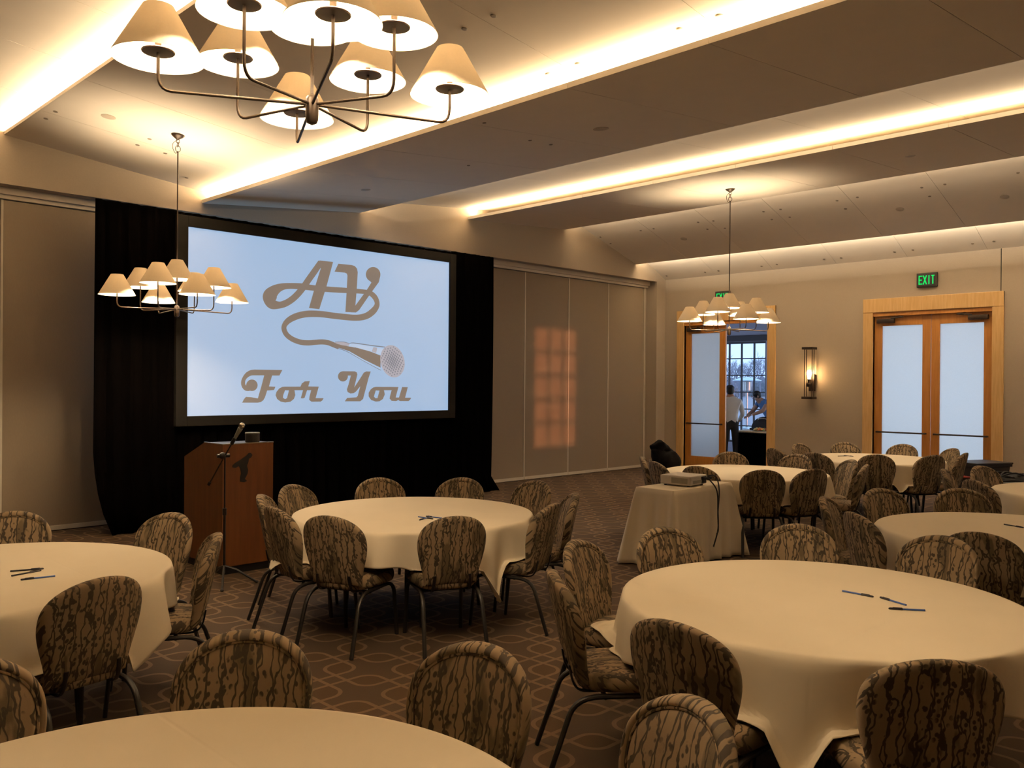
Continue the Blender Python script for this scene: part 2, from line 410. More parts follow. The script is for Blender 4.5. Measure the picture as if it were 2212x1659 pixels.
# ------------------------------------------------------------------ ceiling rafts
SEAM0, SEAM = 4.37, 1.245
def zl(x0, z0, sl): return lambda x: z0 + sl * (x - x0)
RAFTS = {
    'a': (-3.5, -1.0, zl(-1.0, 4.961, 0.10), .03), 'b': (-1.02, 2.98, zl(2.68, 4.545, -.113), .03),
    'c': (2.70, 5.33, zl(2.68, 4.438, -.113), .035), 'd': (4.95, 7.38, zl(4.95, 4.03, .095), .045),
    'e': (5.36, 12.62, zl(8.39, 4.537, .087), .03), 'f': (9.52, 11.94, zl(9.52, 4.46, .062), .045),
    'g': (12.2, 14.12, zl(12.42, 4.72, -.314), .035), 'h': (13.8, XB + .1, zl(15.16, 3.963, -.46), .03)}
board_cache = {}
ky = range(-8, 6)
for key, (x0, x1, zf, th) in RAFTS.items():
    for k in ky:
        y0 = SEAM0 + k * SEAM; y1 = y0 + SEAM; y0 = max(y0, YB); y1 = min(y1, YA)
        if y1 - y0 < .05: continue
        full = abs(y1 - y0 - SEAM) < 1e-6
        if full and key in board_cache:
            o = bpy.data.objects.new('ceiling_panel', board_cache[key]); COL.objects.link(o); o.parent = ceiling; o.location = (0, y0, 0)
            continue
        g = .0022; L = y1 - y0; e0 = g if y0 > YB else 0; e1 = g if y1 < YA else 0
        vs = []
        for y in (e0, L - e1):
            vs += [(x0, y, zf(x0)), (x1, y, zf(x1)), (x1, y, zf(x1) + th), (x0, y, zf(x0) + th)]
        mb = MB().add(vs, [(0, 1, 2, 3), (4, 7, 6, 5), (0, 4, 5, 1), (3, 2, 6, 7), (0, 3, 7, 4), (1, 5, 6, 2)])
        o = mb.build('ceiling_panel', 'ceil', ceiling, False, loc=(0, y0, 0))
        if full: board_cache[key] = o.data
# small sprinkler cover plates and round detectors set flush in the rafts
def flush(px, py, key, r, name, mat='ceil_dot', h=.006):
    x0, x1, zf, th = RAFTS[key]; d = ray(px, py)
    za, zb = zf(0), zf(1) - zf(0)
    t = (za - CAM_H) / (d.z - zb * d.x); p = CAM + d * t
    o = MB().lathe([(0, 0), (r, 0), (r, -h * .5), (r * .8, -h), (0, -h)], 12).build(name, mat, ceiling)
    o.location = (p.x, p.y, p.z - .0005); o.rotation_euler = (0, -math.atan(zb), 0)
for (px, py) in ((120, 241), (99, 256), (323, 300), (297, 313), (357, 331), (403, 384), (1066, 34), (1003, 62)): flush(px, py, 'c', .022, 'cover_plate')
for (px, py) in ((1555, 35), (1470, 64), (1250, 139), (1186, 161)): flush(px, py, 'c', .03, 'cover_plate', 'ceil')
flush(234, 252, 'c', .07, 'detector', 'detector')
flush(1298, 278, 'd', .075, 'detector', 'detector'); flush(790, 410, 'd', .06, 'detector', 'detector')
for (px, py) in ((1012, 357), (1046, 265), (1145, 303), (1190, 312)): flush(px, py, 'd', .018, 'cover_plate')
flush(1966, 337, 'f', .06, 'detector', 'detector')
for (px, py) in ((1508, 480), (1541, 477), (1528, 495), (1566, 493), (1649, 457), (1686, 452), (1667, 474), (1706, 469), (1808, 433), (1852, 426), (1827, 451),
                 (1991, 405), (2041, 398), (2008, 424), (2199, 373), (1297, 512), (1319, 526), (1384, 498), (1412, 494), (1826, 451)): flush(px, py, 'g', .02, 'cover_plate')
for (px, py) in ((1477, 516), (1944, 452), (2170, 425)): flush(px, py, 'g', .06, 'detector', 'detector')
for (px, py) in ((1440, 596), (1523, 588), (1552, 585), (1645, 575), (1678, 571), (1780, 560), (1817, 557), (1932, 544), (1972, 540), (2101, 526), (2147, 521)): flush(px, py, 'h', .022, 'cover_plate')
# cove lighting strips lying on the raft edges
def cove(name, x, z, dx, dz, mat, label, w=.05, y1=YA - .06):
    n = Vector((dx, 0, dz)).normalized(); t = Vector((n.z, 0, -n.x)) * w / 2
    a, b = Vector((x, YB + .05, z)), Vector((x, y1, z)); mb = MB(); bk = -n * .012
    mb.add([a - t, a + t, b + t, b - t], [(0, 1, 2, 3)])
    me = mb.build(name, mat, None, False, weld=False)
    # make sure the light side looks along n
    if me.data.polygons[0].normal.dot(n) < 0: me.data.flip_normals()
    th = MB().add([a - t + bk, a + t + bk, b + t + bk, b - t + bk, a - t + bk * .1, a + t + bk * .1, b + t + bk * .1, b - t + bk * .1],
             [(0, 1, 2, 3), (4, 7, 6, 5), (0, 4, 5, 1), (1, 5, 6, 2), (2, 6, 7, 3), (3, 7, 4, 0)]).build('channel', 'white_plastic', me, False)
    return tag(me, label, 'strip light', 'cove strip lights')
cove('cove_light', 2.82, 4.480, -.6, .8, 'led_near', 'brightest warm light strip in the ceiling cove at upper left')
cove('cove_light', 5.09, 4.106, -.25, .95, 'led', 'warm light strip in the cove above the screen and nearest chandelier')
cove('cove_light', 7.28, 4.318, .5, .85, 'led_soft', 'dim hidden strip on the far edge of the second ceiling raft', .03)
cove('cove_light', 9.66, 4.535, -.3, .95, 'led', 'warm light strip in the cove running to the right edge midway up')
cove('cove_light', 11.84, 4.668, .5, .85, 'led_soft', 'dim hidden strip above the raft that holds the far chandelier', .03)
cove('cove_light', 14.02, 4.272, .5, .85, 'led_wall', 'pale strip in the cove along the door wall', .035)
# ------------------------------------------------------------------ foyer behind the doors
FX = 20.0; FH = 3.45
struct('floor_foyer', MB().box(XB + T, FX + .2, 0, 17, -0.1, 0), 'foyer_floor')
struct('ceiling_foyer', MB().box(XB + T, FX + .2, 0, 17, FH, FH + .15), 'foyer_wall')
WY0, WY1, WZ0, WZ1 = 10.88, 14.12, 0.25, 2.87
mb = MB().box(FX, FX + .2, 0, WY0, 0, FH).box(FX, FX + .2, WY1, 17, 0, FH).box(FX, FX + .2, WY0, WY1, 0, WZ0).box(FX, FX + .2, WY0, WY1, WZ1, FH)
struct('wall_foyer', mb, 'foyer_wall')
struct('wall_foyer_side', MB().box(XB + T, FX, 16.9, 17, 0, FH).box(XB + T, FX, 0, .1, 0, FH), 'foyer_wall')
win = empty('window_1', (FX, 0, 0), kind='structure')
for k in range(10):
    y = WY0 + (WY1 - WY0) * k / 9; w = .04 if k in (0, 9) else .014
    MB().box(.04, .10, y - w, y + w, WZ0, WZ1).build('muntin', 'muntin', win, False)
for k in range(7):
    z = WZ0 + (WZ1 - WZ0) * k / 6; w = .05 if k in (0, 6) else .014
    MB().box(.035, .105, WY0, WY1, z - w, z + w).build('muntin', 'muntin', win, False)
pane = MB().box(.066, .07, -.17, .17, -.21, .21)
pm = None
for i in range(9):
    for j in range(6):
        c = (0, WY0 + (WY1 - WY0) * (i + .5) / 9, WZ0 + (WZ1 - WZ0) * (j + .5) / 6)
        if pm is None: o = pane.build('pane', 'window_glass', win, False); pm = o.data
        else:
            o = bpy.data.objects.new('pane', pm); COL.objects.link(o); o.parent = win
        o.location = c
MB().bbox(-.06, 0, WY0 - .2, WY1 + .1, WZ1 + .01, WZ1 + .16, .01).build('window_header', 'muntin', win, False)
# ------------------------------------------------------------------ doors
def door(y0, y1, name, open_right):
    d = empty(name, (XB, 0, 0), kind='structure')
    fwid = .19; pr = .03
    for (a, b, z0, z1) in ((y0 - .0, y0 - fwid + .02, 0, DH + .28), (y1 + .0, y1 + fwid - .02, 0, DH + .28)):
        a, b = min(a, b), max(a, b)
        MB().bbox(-pr, T + .03, a, b, z0, z1, .006).build('frame_post', 'maple', d, False)
    MB().bbox(-pr - .006, T + .03, y0 - fwid + .02, y1 + fwid - .02, DH + .04, DH + .28, .006).build('frame_head', 'maple', d, False)
    MB().bbox(-.012, T, y0, y1, DH - .03, DH + .04, .004).build('head_stop', 'door_wood', d, False)
    ym = (y0 + y1) / 2
    for side, (a, b) in enumerate(((y0 + .002, ym - .004), (ym + .004, y1 - .002))):
        if open_right and side == 0:
            leaf = empty('door_leaf', (T, y0 + .01, 0)); leaf.parent = d; leaf.rotation_euler = (0, 0, R(-93))
            a, b = 0, ym - y0 - .012; x0, x1 = -.05, 0.0
        else:
            leaf = empty('door_leaf', (0, 0, 0)); leaf.parent = d; x0, x1 = .05, .10
        st = .135; top = DH - .026; tr = .17; br = .28
        MB().bbox(x0, x1, a, a + st, .012, top, .004).build('stile', 'door_wood', leaf, False)
        MB().bbox(x0, x1, b - st, b, .012, top, .004).build('stile', 'door_wood', leaf, False)
        MB().bbox(x0, x1, a + st, b - st, top - tr, top, .004).build('rail', 'door_wood', leaf, False)
        MB().bbox(x0, x1, a + st, b - st, .012, br, .004).build('rail', 'door_wood', leaf, False)
        MB().box((x0 + x1) / 2 - .004, (x0 + x1) / 2 + .004, a + st - .01, b - st + .01, br - .01, top - tr + .01).build('frosted_pane', 'frosted', leaf, False)
        bar = MB(); zb = .955
        bar.tube([(x0 - .06, a + .06, zb), (x0 - .06, b - .06, zb)], .014, 10)
        bar.tube([(x0 - .06, a + .07, zb), (x0 + .004, a + .07, zb)], .016, 8).tube([(x0 - .06, b - .07, zb), (x0 + .004, b - .07, zb)], .016, 8)
        bar.build('push_bar', 'bronze', leaf)
        cl = MB(); hy = a if side == 0 else b; sg = 1 if side == 0 else -1
        ya, yb = sorted((hy + sg * .06, hy + sg * .36)); cl.bbox(x0 - .07, x0 + .002, ya, yb, top - .125, top - .05, .012)
        cl.tube([(x0 - .05, hy + sg * .30, top - .045), (x0 - .08, hy + sg * .52, top - .025), (x0 - .02, hy + sg * .40, top + .0)], .012, 6)
        cl.build('closer', 'bronze', leaf)
    return d
door(*DOORS[0], True); door(*DOORS[1], False)
# ------------------------------------------------------------------ exit signs
def exit_sign(loc, label):
    e = empty('exit_sign', loc, 0, label, 'exit sign', 'exit signs over the doors')
    MB().bbox(-.05, 0, -.165, .165, -.12, .12, .012).build('case', 'exit_case', e, False)
    MB().bbox(-.056, -.049, -.142, .142, -.10, .10, .003).build('face_plate', 'dark_plastic', e, False)
    w, h, s = .052, .15, .017; x0, x1 = -.060, -.055
    def bar(mb, p, q, t=s):
        p, q = Vector((0,) + p), Vector((0,) + q); d = (q - p).normalized(); nrm = Vector((0, -d.z, d.y)) * t / 2
        vs = [c + Vector((x, 0, 0)) for x in (x0, x1) for c in (p - nrm, p + nrm, q + nrm, q - nrm)]
        mb.add(vs, [(0, 1, 2, 3), (7, 6, 5, 4), (0, 4, 5, 1), (1, 5, 6, 2), (2, 6, 7, 3), (3, 7, 4, 0)])
    # letters read left to right seen from -X: left is +Y
    L = {'E': [((0, 0), (0, 1)), ((0, .94), (1, .94)), ((0, .5), (.85, .5)), ((0, .06), (1, .06))], 'X': [((0, 0), (1, 1)), ((0, 1), (1, 0))],
         'I': [((.5, 0), (.5, 1))], 'T': [((.5, 0), (.5, .95)), ((0, .94), (1, .94))]}
    y = .118
    for ch in 'EXIT':
        mb = MB()
        for (p, q) in L[ch]: bar(mb, (y - p[0] * w, (p[1] - .5) * h), (y - q[0] * w, (q[1] - .5) * h))
        mb.build('letter', 'exit_green', e, False); y -= (.066 if ch != 'I' else .062)
    return e
p = at_x(2004, 605, XB); exit_sign((XB - .001, p.y, p.z), 'green lit EXIT sign on the wall over the closed double door')
p = at_x(1563, 642, XB); exit_sign((XB - .001, p.y, p.z), 'green lit EXIT sign half hidden by the far chandelier')
# ------------------------------------------------------------------ wall sconce
p = at_x(1748, 806, XB - .14)
sc = empty('wall_sconce', (XB - .14, p.y, p.z), 0, 'tall bronze cage wall sconce with one bare bulb', 'sconce')
for z in (.455, -.455): MB().bbox(-.10, .10, -.10, .10, z - .022, z + .022, .004).build('end_ring', 'bronze', sc, False)
for k in range(4):
    a = R(45 + 90 * k + 12); MB().tube([(.095 * math.cos(a), .095 * math.sin(a), -.44), (.095 * math.cos(a), .095 * math.sin(a), .44)], .009, 6).build('cage_rod', 'bronze', sc)
MB().bbox(.10, .138, -.06, .06, -.33, -.02, .008).build('back_plate', 'bronze', sc, False)
MB().tube([(.12, 0, -.24), (0, 0, -.24), (0, 0, -.15)], .016, 8).lathe([(0, -.26), (.045, -.25), (.05, -.2), (.03, -.17), (.03, -.11), (0, -.11)], 14).build('lamp_holder', 'bronze', sc)
MB().lathe([(0, -.11), (.02, -.11), (.028, -.07), (.04, -.02), (.042, .01), (.03, .045), (0, .06)], 14).build('bulb', 'bulb', sc)
# ------------------------------------------------------------------ chandeliers
def raft_z(x, key):
    return RAFTS[key][2](x)
def make_chandelier(hub, ztop, slope, label, power, rz=R(20 - 45)):
    c = empty('chandelier', hub, rz, label, 'chandelier', 'chandeliers with eight cone shades')
    dz = ztop - hub[2]
    can = MB().lathe([(.068, 0), (.066, -.008), (.05, -.022), (.022, -.042), (.012, -.05), (0, -.05)], 20).build('canopy', 'bronze', c, loc=(0, 0, dz))
    can.rotation_euler = (Matrix.Rotation(-rz, 3, 'Z') @ Matrix.Rotation(-math.atan(slope), 3, 'Y')).to_euler()
    lp = MB()
    for (z, r, ax) in ((-.066, .017, 0), (-.10, .02, 1), (-.145, .026, 0)):
        pts = [(r * math.cos(t), 0, r * 1.25 * math.sin(t)) if ax == 0 else (0, r * math.cos(t), r * 1.3 * math.sin(t)) for t in (2 * math.pi * i / 14 for i in range(15))]
        lp.tube([(x, y, zz + z) for (x, y, zz) in pts], .0035, 6)
    lp.build('chain_link', 'bronze', c, loc=(0, 0, dz))
    MB().tube(smooth_path([(0, 0, -.05), (-.045, .01, -.09), (-.05, .0, -.15), (-.02, .01, -.19), (0, 0, -.17)], 5), .003, 5).build('wire', 'bronze', c, loc=(0, 0, dz))
    MB().tube([(0, 0, .03), (0, 0, dz - .17)], .007, 8).build('rod', 'bronze', c)
    MB().lathe([(0, -.085), (.020, -.076), (.026, -.062), (.027, -.03), (.027, .02), (.022, .032), (.010, .042), (0, .045)], 20).build('hub', 'bronze', c)
    for k in range(9):
        long = k % 2 == 0
        Rr, hgt = (.585, .136) if long else (.396, .252)
        a = R(45 * k)
        if k == 8: Rr, hgt, a = 0.0, .335, 0.0
        arm = empty('arm' if k < 8 else 'centre_lamp', (0, 0, 0)); arm.parent = c; arm.rotation_euler = (0, 0, a)
        rb = .05
        pts = [(.02, 0, 0), (Rr - rb, 0, -.012)] + arc((Rr - rb, 0, -.012), (Rr, 0, -.012), (Rr, 0, rb), 5)[1:] + [(Rr, 0, hgt)]
        if k < 2: o = MB().tube(pts, .0063, 8).build('arm_tube', 'bronze', arm); CH.setdefault('t%d' % long, o.data)
        elif k < 8: o = bpy.data.objects.new('arm_tube', CH['t%d' % long]); COL.objects.link(o); o.parent = arm
        for nm, mk in (('drip_disc', lambda: MB().lathe([(0, -.004), (.060, -.004), (.063, 0), (.060, .004), (0, .006)], 22)),
                       ('socket', lambda: MB().lathe([(.013, 0), (.013, .05), (.016, .055), (.016, .062), (0, .062)], 10)),
                       ('lamp_shade', lambda: MB().lathe([(.058, .175), (.172, -.028), (.1705, -.0285), (.0565, .1745)], 40, closed=True))):
            mat = 'shade' if nm == 'lamp_shade' else 'bronze'
            if nm not in CH: o = mk().build(nm, mat, arm); CH[nm] = o.data
            else: o = bpy.data.objects.new(nm, CH[nm]); COL.objects.link(o); o.parent = arm
            o.location = (Rr, 0, hgt)
        light('POINT', 'chandelier_lamp', (Rr * math.cos(a), Rr * math.sin(a), hgt + .072), power, WARM, shadow_soft_size=.028, parent=c)
    return c
CH = {}
BULB_W = 39.0
h1 = at_d(674, 226, 3.524); make_chandelier(h1, raft_z(h1.x, 'b'), -.113, 'large nearest chandelier with cream cone shades at the top left', BULB_W, R(20 - 45))
h2 = at_d(382, 668, 8.9); make_chandelier(h2, raft_z(h2.x, 'c'), -.113, 'chandelier hanging in front of the left side of the screen', BULB_W, R(40 - 45))
h3 = at_d(1575, 712, 12.2); make_chandelier(h3, raft_z(h3.x, 'f'), .062, 'far chandelier hanging in front of the open doorway', BULB_W, R(8 - 45))
# ------------------------------------------------------------------ screen, drapes and the projected picture
SY = 10.0
scr = empty('projection_screen', (0, 0, 0), 0, 'wide projection screen with black frame showing a light blue slide', 'screen')
sx0, sx1, sz0, sz1 = 4.50, 8.615, 1.337, 3.60
surf = MB().box(sx0 - .03, sx1 + .03, SY, SY + .012, sz0 - .03, sz1 + .03).build('screen_surface', 'screen_blue', scr, False)
for (a, b, c, d) in ((sx0 - .14, sx0, sz0 - .12, sz1 + .13), (sx1, sx1 + .12, sz0 - .12, sz1 + .13), (sx0 - .001, sx1 + .001, sz1, sz1 + .13), (sx0 - .001, sx1 + .001, sz0 - .12, sz0)):
    MB().bbox(a, b, SY - .035, SY + .03, c, d, .006).build('frame_bar', 'frame_black', scr, False)
for x in (sx0 + .1, sx1 - .1): MB().bbox(x - .03, x + .03, SY + .14, SY + .19, 0.0, sz1, .005).box(x - .3, x + .3, SY + .11, SY + .37, 0, .03).build('stand_leg', 'black_metal', scr, False)
LOGO_Y = SY - .004
def L2(off, sc):
    def f(x, y):
        p = at_y(off[0] + x / sc, off[1] + y / sc, LOGO_Y); return Vector((p.x, LOGO_Y, p.z))
    return f
la, lf, ly, lm = L2((555, 550), 7.9), L2((510, 785), 11.06), L2((715, 785), 11.06), L2((700, 725), 11.642)
def fillpoly(bm, loops, dy=0.0):
    es = []
    for lp in loops:
        vs = [bm.verts.new(Vector((p.x, p.y + dy, p.z))) for p in lp]
        es += [bm.edges.new((vs[i], vs[(i + 1) % len(vs)])) for i in range(len(vs))]
    bmesh.ops.triangle_fill(bm, use_beauty=True, use_dissolve=False, edges=es, normal=(0, -1, 0))
def ribbon(bm, f, pts, n=6, dy=0.0, closed=False):
    P = smooth_path([(x, y, w) for (x, y, w) in pts], n); rows = []
    for i, p in enumerate(P):
        d = (P[min(i + 1, len(P) - 1)] - P[max(i - 1, 0)]); d = Vector((d.x, d.y)).normalized(); nx, ny = -d.y, d.x
        rows.append([bm.verts.new(f(p.x + s * nx * p.z / 2, p.y + s * ny * p.z / 2) + Vector((0, dy, 0))) for s in (-1, 1)])
    for a, b in zip(rows, rows[1:]): bm.faces.new((a[0], a[1], b[1], b[0]))
def ellipse(bm, f, cx, cy, rx, ry, rot=0, n=36, dy=0.0):
    vs = []
    for i in range(n):
        t = 2 * math.pi * i / n; x, y = rx * math.cos(t), ry * math.sin(t)
        vs.append(bm.verts.new(f(cx + x * math.cos(rot) - y * math.sin(rot), cy + x * math.sin(rot) + y * math.cos(rot)) + Vector((0, dy, 0))))
    bm.faces.new(vs)
def logo(name, mat, fn):
    bm = bmesh.new(); fn(bm); me = bpy.data.meshes.new(name)
    bmesh.ops.remove_doubles(bm, verts=bm.verts, dist=1e-6)
    bmesh.ops.triangulate(bm, faces=bm.faces)
    for fc in bm.faces:
        if fc.normal.y > 0: fc.normal_flip()
    bm.to_mesh(me); bm.free(); me.materials.append(MATS[mat]); o = bpy.data.objects.new(name, me); COL.objects.link(o); o.parent = surf; return o
def P(f, pts): return [f(*p) for p in pts]
def lA(bm):
    fillpoly(bm, [P(la, [(1065, 100), (1300, 125), (1188, 540), (1065, 930), (888, 912), (1000, 520), (1090, 235)])])
    ribbon(bm, la, [(1900, 640, 72), (1700, 622, 80), (1530, 612, 90), (1180, 590, 95), (960, 568, 95), (760, 543, 105), (560, 535, 100), (420, 552, 122), (300, 612, 185), (222, 710, 245), (255, 835, 185), (370, 862, 122), (480, 835, 115), (590, 770, 112), (690, 680, 112), (790, 560, 110), (880, 430, 108), (980, 290, 108), (1090, 130, 100)], 8)
def lV(bm):
    fillpoly(bm, [P(la, [(1325, 290), (1390, 155), (1615, 178), (1670, 195), (1708, 240), (1720, 300), (1705, 570), (1680, 870), (1675, 985), (1510, 980), (1530, 640), (1545, 360), (1535, 325), (1500, 308)])])
    fillpoly(bm, [P(la, [(1600, 984), (1690, 987), (1745, 945), (1905, 712), (2080, 470), (1955, 475), (1870, 610), (1680, 870)])])
    ellipse(bm, la, 1983, 338, 124, 126); fillpoly(bm, [P(la, [(1880, 400), (1955, 478), (2080, 472), (2106, 360), (2000, 300)])])
def lcord(bm):
    ribbon(bm, la, [(1890, 640, 80), (1960, 675, 88), (2020, 740, 88), (2050, 820, 82), (2040, 885, 92), (1985, 962, 108), (1890, 1035, 110), (1780, 1070, 106), (1650, 1076, 104), (1500, 1064, 105), (1300, 1042, 105), (1100, 1016, 108), (900, 1010, 112), (750, 1030, 112), (620, 1075, 112), (520, 1140, 100), (465, 1220, 86), (470, 1300, 86), (520, 1380, 86), (620, 1450, 88), (750, 1495, 90), (880, 1506, 90), (1000, 1496, 88), (1120, 1490, 88), (1220, 1505, 86), (1310, 1540, 86), (1400, 1580, 80)], 6)
def lF(bm):
    fillpoly(bm, [P(lf, [(440, 148), (1105, 158), (1035, 290), (860, 290), (785, 550), (940, 558), (905, 635), (742, 648), (690, 810), (650, 880), (590, 925), (520, 938), (145, 938), (190, 850), (235, 800), (360, 808), (520, 835), (600, 560), (672, 285), (440, 285)])])
    ribbon(bm, lf, [(460, 216, 138), (360, 225, 130), (270, 270, 115), (200, 350, 95), (168, 440, 95), (180, 530, 100), (240, 600, 105), (330, 622, 72)]); ellipse(bm, lf, 378, 522, 136, 137)
def lo(bm):
    fillpoly(bm, [P(lf, [(1160, 555), (1540, 555), (1540, 640), (1395, 640), (1415, 760), (1380, 850), (1300, 915), (1170, 935), (1060, 910), (980, 850), (945, 760), (965, 680), (1030, 600), (1100, 562)]), P(lf, [(1170, 640), (1265, 645), (1215, 830), (1170, 855), (1120, 820), (1125, 760)])])
def lr(bm):
    fillpoly(bm, [P(lf, [(1540, 550), (1570, 480), (1640, 430), (1760, 422), (1725, 550), (1975, 555), (1935, 700), (1900, 830), (2090, 830), (2065, 880), (2025, 912), (1800, 915), (1745, 870), (1755, 790), (1795, 640), (1695, 640), (1640, 815), (1600, 835), (1545, 832), (1600, 640), (1540, 640)])])
def lY(bm):
    fillpoly(bm, [P(ly, [(475, 290), (400, 290), (395, 320), (285, 330), (285, 187), (570, 190), (615, 215), (630, 265), (610, 350), (555, 575), (690, 370), (780, 225), (840, 192), (950, 195), (900, 340), (800, 720), (765, 850), (700, 905), (330, 905), (385, 825), (610, 810), (640, 770), (700, 545), (600, 670), (540, 712), (460, 718), (395, 680), (380, 620), (420, 500)])]); ellipse(bm, ly, 285, 310, 118, 122)
def lo2(bm):
    fillpoly(bm, [P(ly, [(1070, 560), (1470, 562), (1470, 640), (1265, 640), (1285, 740), (1240, 850), (1160, 905), (1070, 912), (960, 875), (900, 790), (900, 700), (950, 620), (1010, 575)]), P(ly, [(1070, 645), (1160, 650), (1110, 830), (1060, 830), (1025, 790)])])
def lu(bm):
    fillpoly(bm, [P(ly, [(1450, 562), (1610, 565), (1545, 815), (1625, 815), (1700, 565), (1835, 568), (1770, 820), (1915, 820), (1890, 870), (1850, 900), (1650, 900), (1605, 875), (1560, 900), (1450, 895), (1400, 840), (1410, 780), (1450, 640)])])
for fn in (lA, lV, lF, lo, lr, lY, lo2, lu): logo('logo_letter', 'logo_brown', fn)
logo('logo_cord', 'logo_brown', lcord)
def mic_body(bm):
    fillpoly(bm, [P(lm, [(230, 180), (640, 275), (780, 290), (1180, 405), (1420, 500), (1420, 805), (1000, 600), (640, 395), (450, 330), (250, 280)])])
def mic_light(bm):
    fillpoly(bm, [P(lm, [(640, 270), (700, 195), (1240, 285), (1180, 400)])]); fillpoly(bm, [P(lm, [(1340, 310), (1500, 325), (1410, 470), (1320, 440)])])
    ribbon(bm, lm, [(640, 415, 14), (1000, 620, 14), (1430, 848, 16)], 2)
def mic_dark(bm):
    ribbon(bm, lm, [(280, 160, 14), (500, 160, 16), (640, 200, 14), (740, 185, 20), (1240, 255, 24), (1540, 288, 22)], 3)
    ribbon(bm, lm, [(250, 290, 14), (450, 350, 16), (640, 432, 14), (1000, 642, 12), (1430, 872, 14)], 2)
def mic_grey(bm):
    ellipse(bm, lm, 1720, 645, 300, 412, R(-14), dy=-.001)
def mic_plug(bm): fillpoly(bm, [P(lm, [(275, 165), (500, 165), (640, 205), (620, 262), (460, 245), (290, 195)])])
def mic_switch(bm): fillpoly(bm, [P(lm, [(1245, 285), (1338, 308), (1312, 435), (1195, 400)])])
def mic_mesh(bm):
    for i in range(-6, 7):
        for j in range(-6, 7):
            u, v = i * .15, j * .15
            if u * u + v * v > .86: continue
            k = 1 - .28 * (u * u + v * v)
            a, b = (u + v) * .72 / k * .92, (v - u) * .72 / k * .92
            x, y = 300 * a * .98, 412 * b * .98
            if a * a + b * b > .9: continue
            c, s_ = math.cos(R(-14)), math.sin(R(-14)); cx, cy = 1722 + x * c - y * s_, 645 + x * s_ + y * c; q = 23 * (1.2 - .5 * (a * a + b * b))
            bm.faces.new([bm.verts.new(lm(cx + p * q * .9, cy + r * q * 1.15) + Vector((0, -.002, 0))) for p, r in ((-1, -.3), (.3, -1), (1, .3), (-.3, 1))])
for nm, mt, fn in (('logo_microphone_body', 'logo_brown', mic_body), ('logo_microphone_highlight', 'logo_light', mic_light), ('logo_microphone_outline', 'logo_dark', mic_dark), ('logo_microphone_head', 'logo_grey', mic_grey), ('logo_microphone_plug', 'logo_grey', mic_plug), ('logo_microphone_switch', 'logo_grey', mic_switch), ('logo_microphone_mesh', 'logo_dark', mic_mesh)): logo(nm, mt, fn)
def drape(name, x0, x1, z0, z1, label, edge=None, y=SY + .05):
    mb = MB(); nx = int((x1 - x0) / .03); nz = 16; vs = []; fs = []
    for j in range(nz + 1):
        t = j / nz; z = z0 + (z1 - z0) * t
        for i in range(nx + 1):
            s = i / nx; x = x0 + (x1 - x0) * s
            if edge: x += edge(s, z)
            yy = y + .03 * math.sin(x * 27 + 1.3 * math.sin(x * 5)) * (1 - .5 * t) + .012 * math.sin(x * 61 + z)
            vs.append((x, yy, z))
    for j in range(nz):
        for i in range(nx): a = j * (nx + 1) + i; fs.append((a, a + 1, a + nx + 2, a + nx + 1))
    o = mb.add(vs, fs).build(name, 'velvet', None, weld=False)
    m = o.modifiers.new('t', 'SOLIDIFY'); m.thickness = .004
    return tag(o, label, 'drape', 'black drapes around the screen')
drape('stage_drape', 3.47, 4.40, .01, 3.785, 'black floor length drape left of the screen', lambda s, z: (1 - s) * (.22 * max(0, (.9 - z) / .9) ** 1.5 - .02 * (3.7 - z) / 3.7))
drape('stage_drape', 8.72, 9.62, .01, 3.79, 'black floor length drape right of the screen', lambda s, z: s * (.14 * max(0, (.25 - z) / .25) ** 2))
drape('stage_drape', 4.40, 8.72, .01, 1.24, 'black skirt hanging below the screen to the floor')
drape('stage_drape', 4.38, 8.74, 3.66, 3.775, 'narrow black valance along the top of the screen', None, SY + .04)
# ------------------------------------------------------------------ lectern
lx, lyy = 3.64, 7.33; LW, LD, LH = .505, .79, 1.19
lec = empty('lectern', (lx, lyy, 0), 0, 'reddish wooden lectern with slanted reading top and dark figure emblem', 'lectern')
def side_panel(x0, x1):
    prof = [(0, .075), (LD, .075), (LD, 1.03), (.37, LH - .004), (0, LH - .004)]
    vs = [(x, y, z) for x in (x0, x1) for (y, z) in prof]; n = 5
    return MB().add(vs, [tuple(range(5)), tuple(range(9, 4, -1))] + [(i, 5 + i, 5 + (i + 1) % 5, (i + 1) % 5) for i in range(5)])
side_panel(0, .02).build('side_panel', 'lectern_wood', lec, False); side_panel(LW - .02, LW).build('side_panel', 'lectern_wood', lec, False)
MB().box(.0202, LW - .0202, .001, .02, .075, LH - .004).build('front_panel', 'lectern_wood', lec, False)
MB().box(.0202, LW - .0202, .021, .37, LH - .02, LH - .003).build('top_ledge', 'dark_plastic', lec, False)
MB().add([(.021, .37, LH - .012), (LW - .021, .37, LH - .012), (LW - .021, LD, 1.02), (.021, LD, 1.02), (.021, .37, LH - .03), (LW - .021, .37, LH - .03), (LW - .021, LD, 1.0), (.021, LD, 1.0)],
         [(0, 1, 2, 3), (4, 7, 6, 5), (0, 4, 5, 1), (1, 5, 6, 2), (2, 6, 7, 3), (3, 7, 4, 0)]).build('reading_desk', 'lectern_wood', lec, False)
MB().box(-.003, LW + .003, -.003, .012, LH - .004, LH + .004).box(-.003, .012, .012, .37, LH - .004, LH + .004).build('edge_trim', 'steel', lec, False)
MB().box(.02, LW - .02, .03, LD - .03, 0.0, .075).build('plinth', 'black_metal', lec, False)
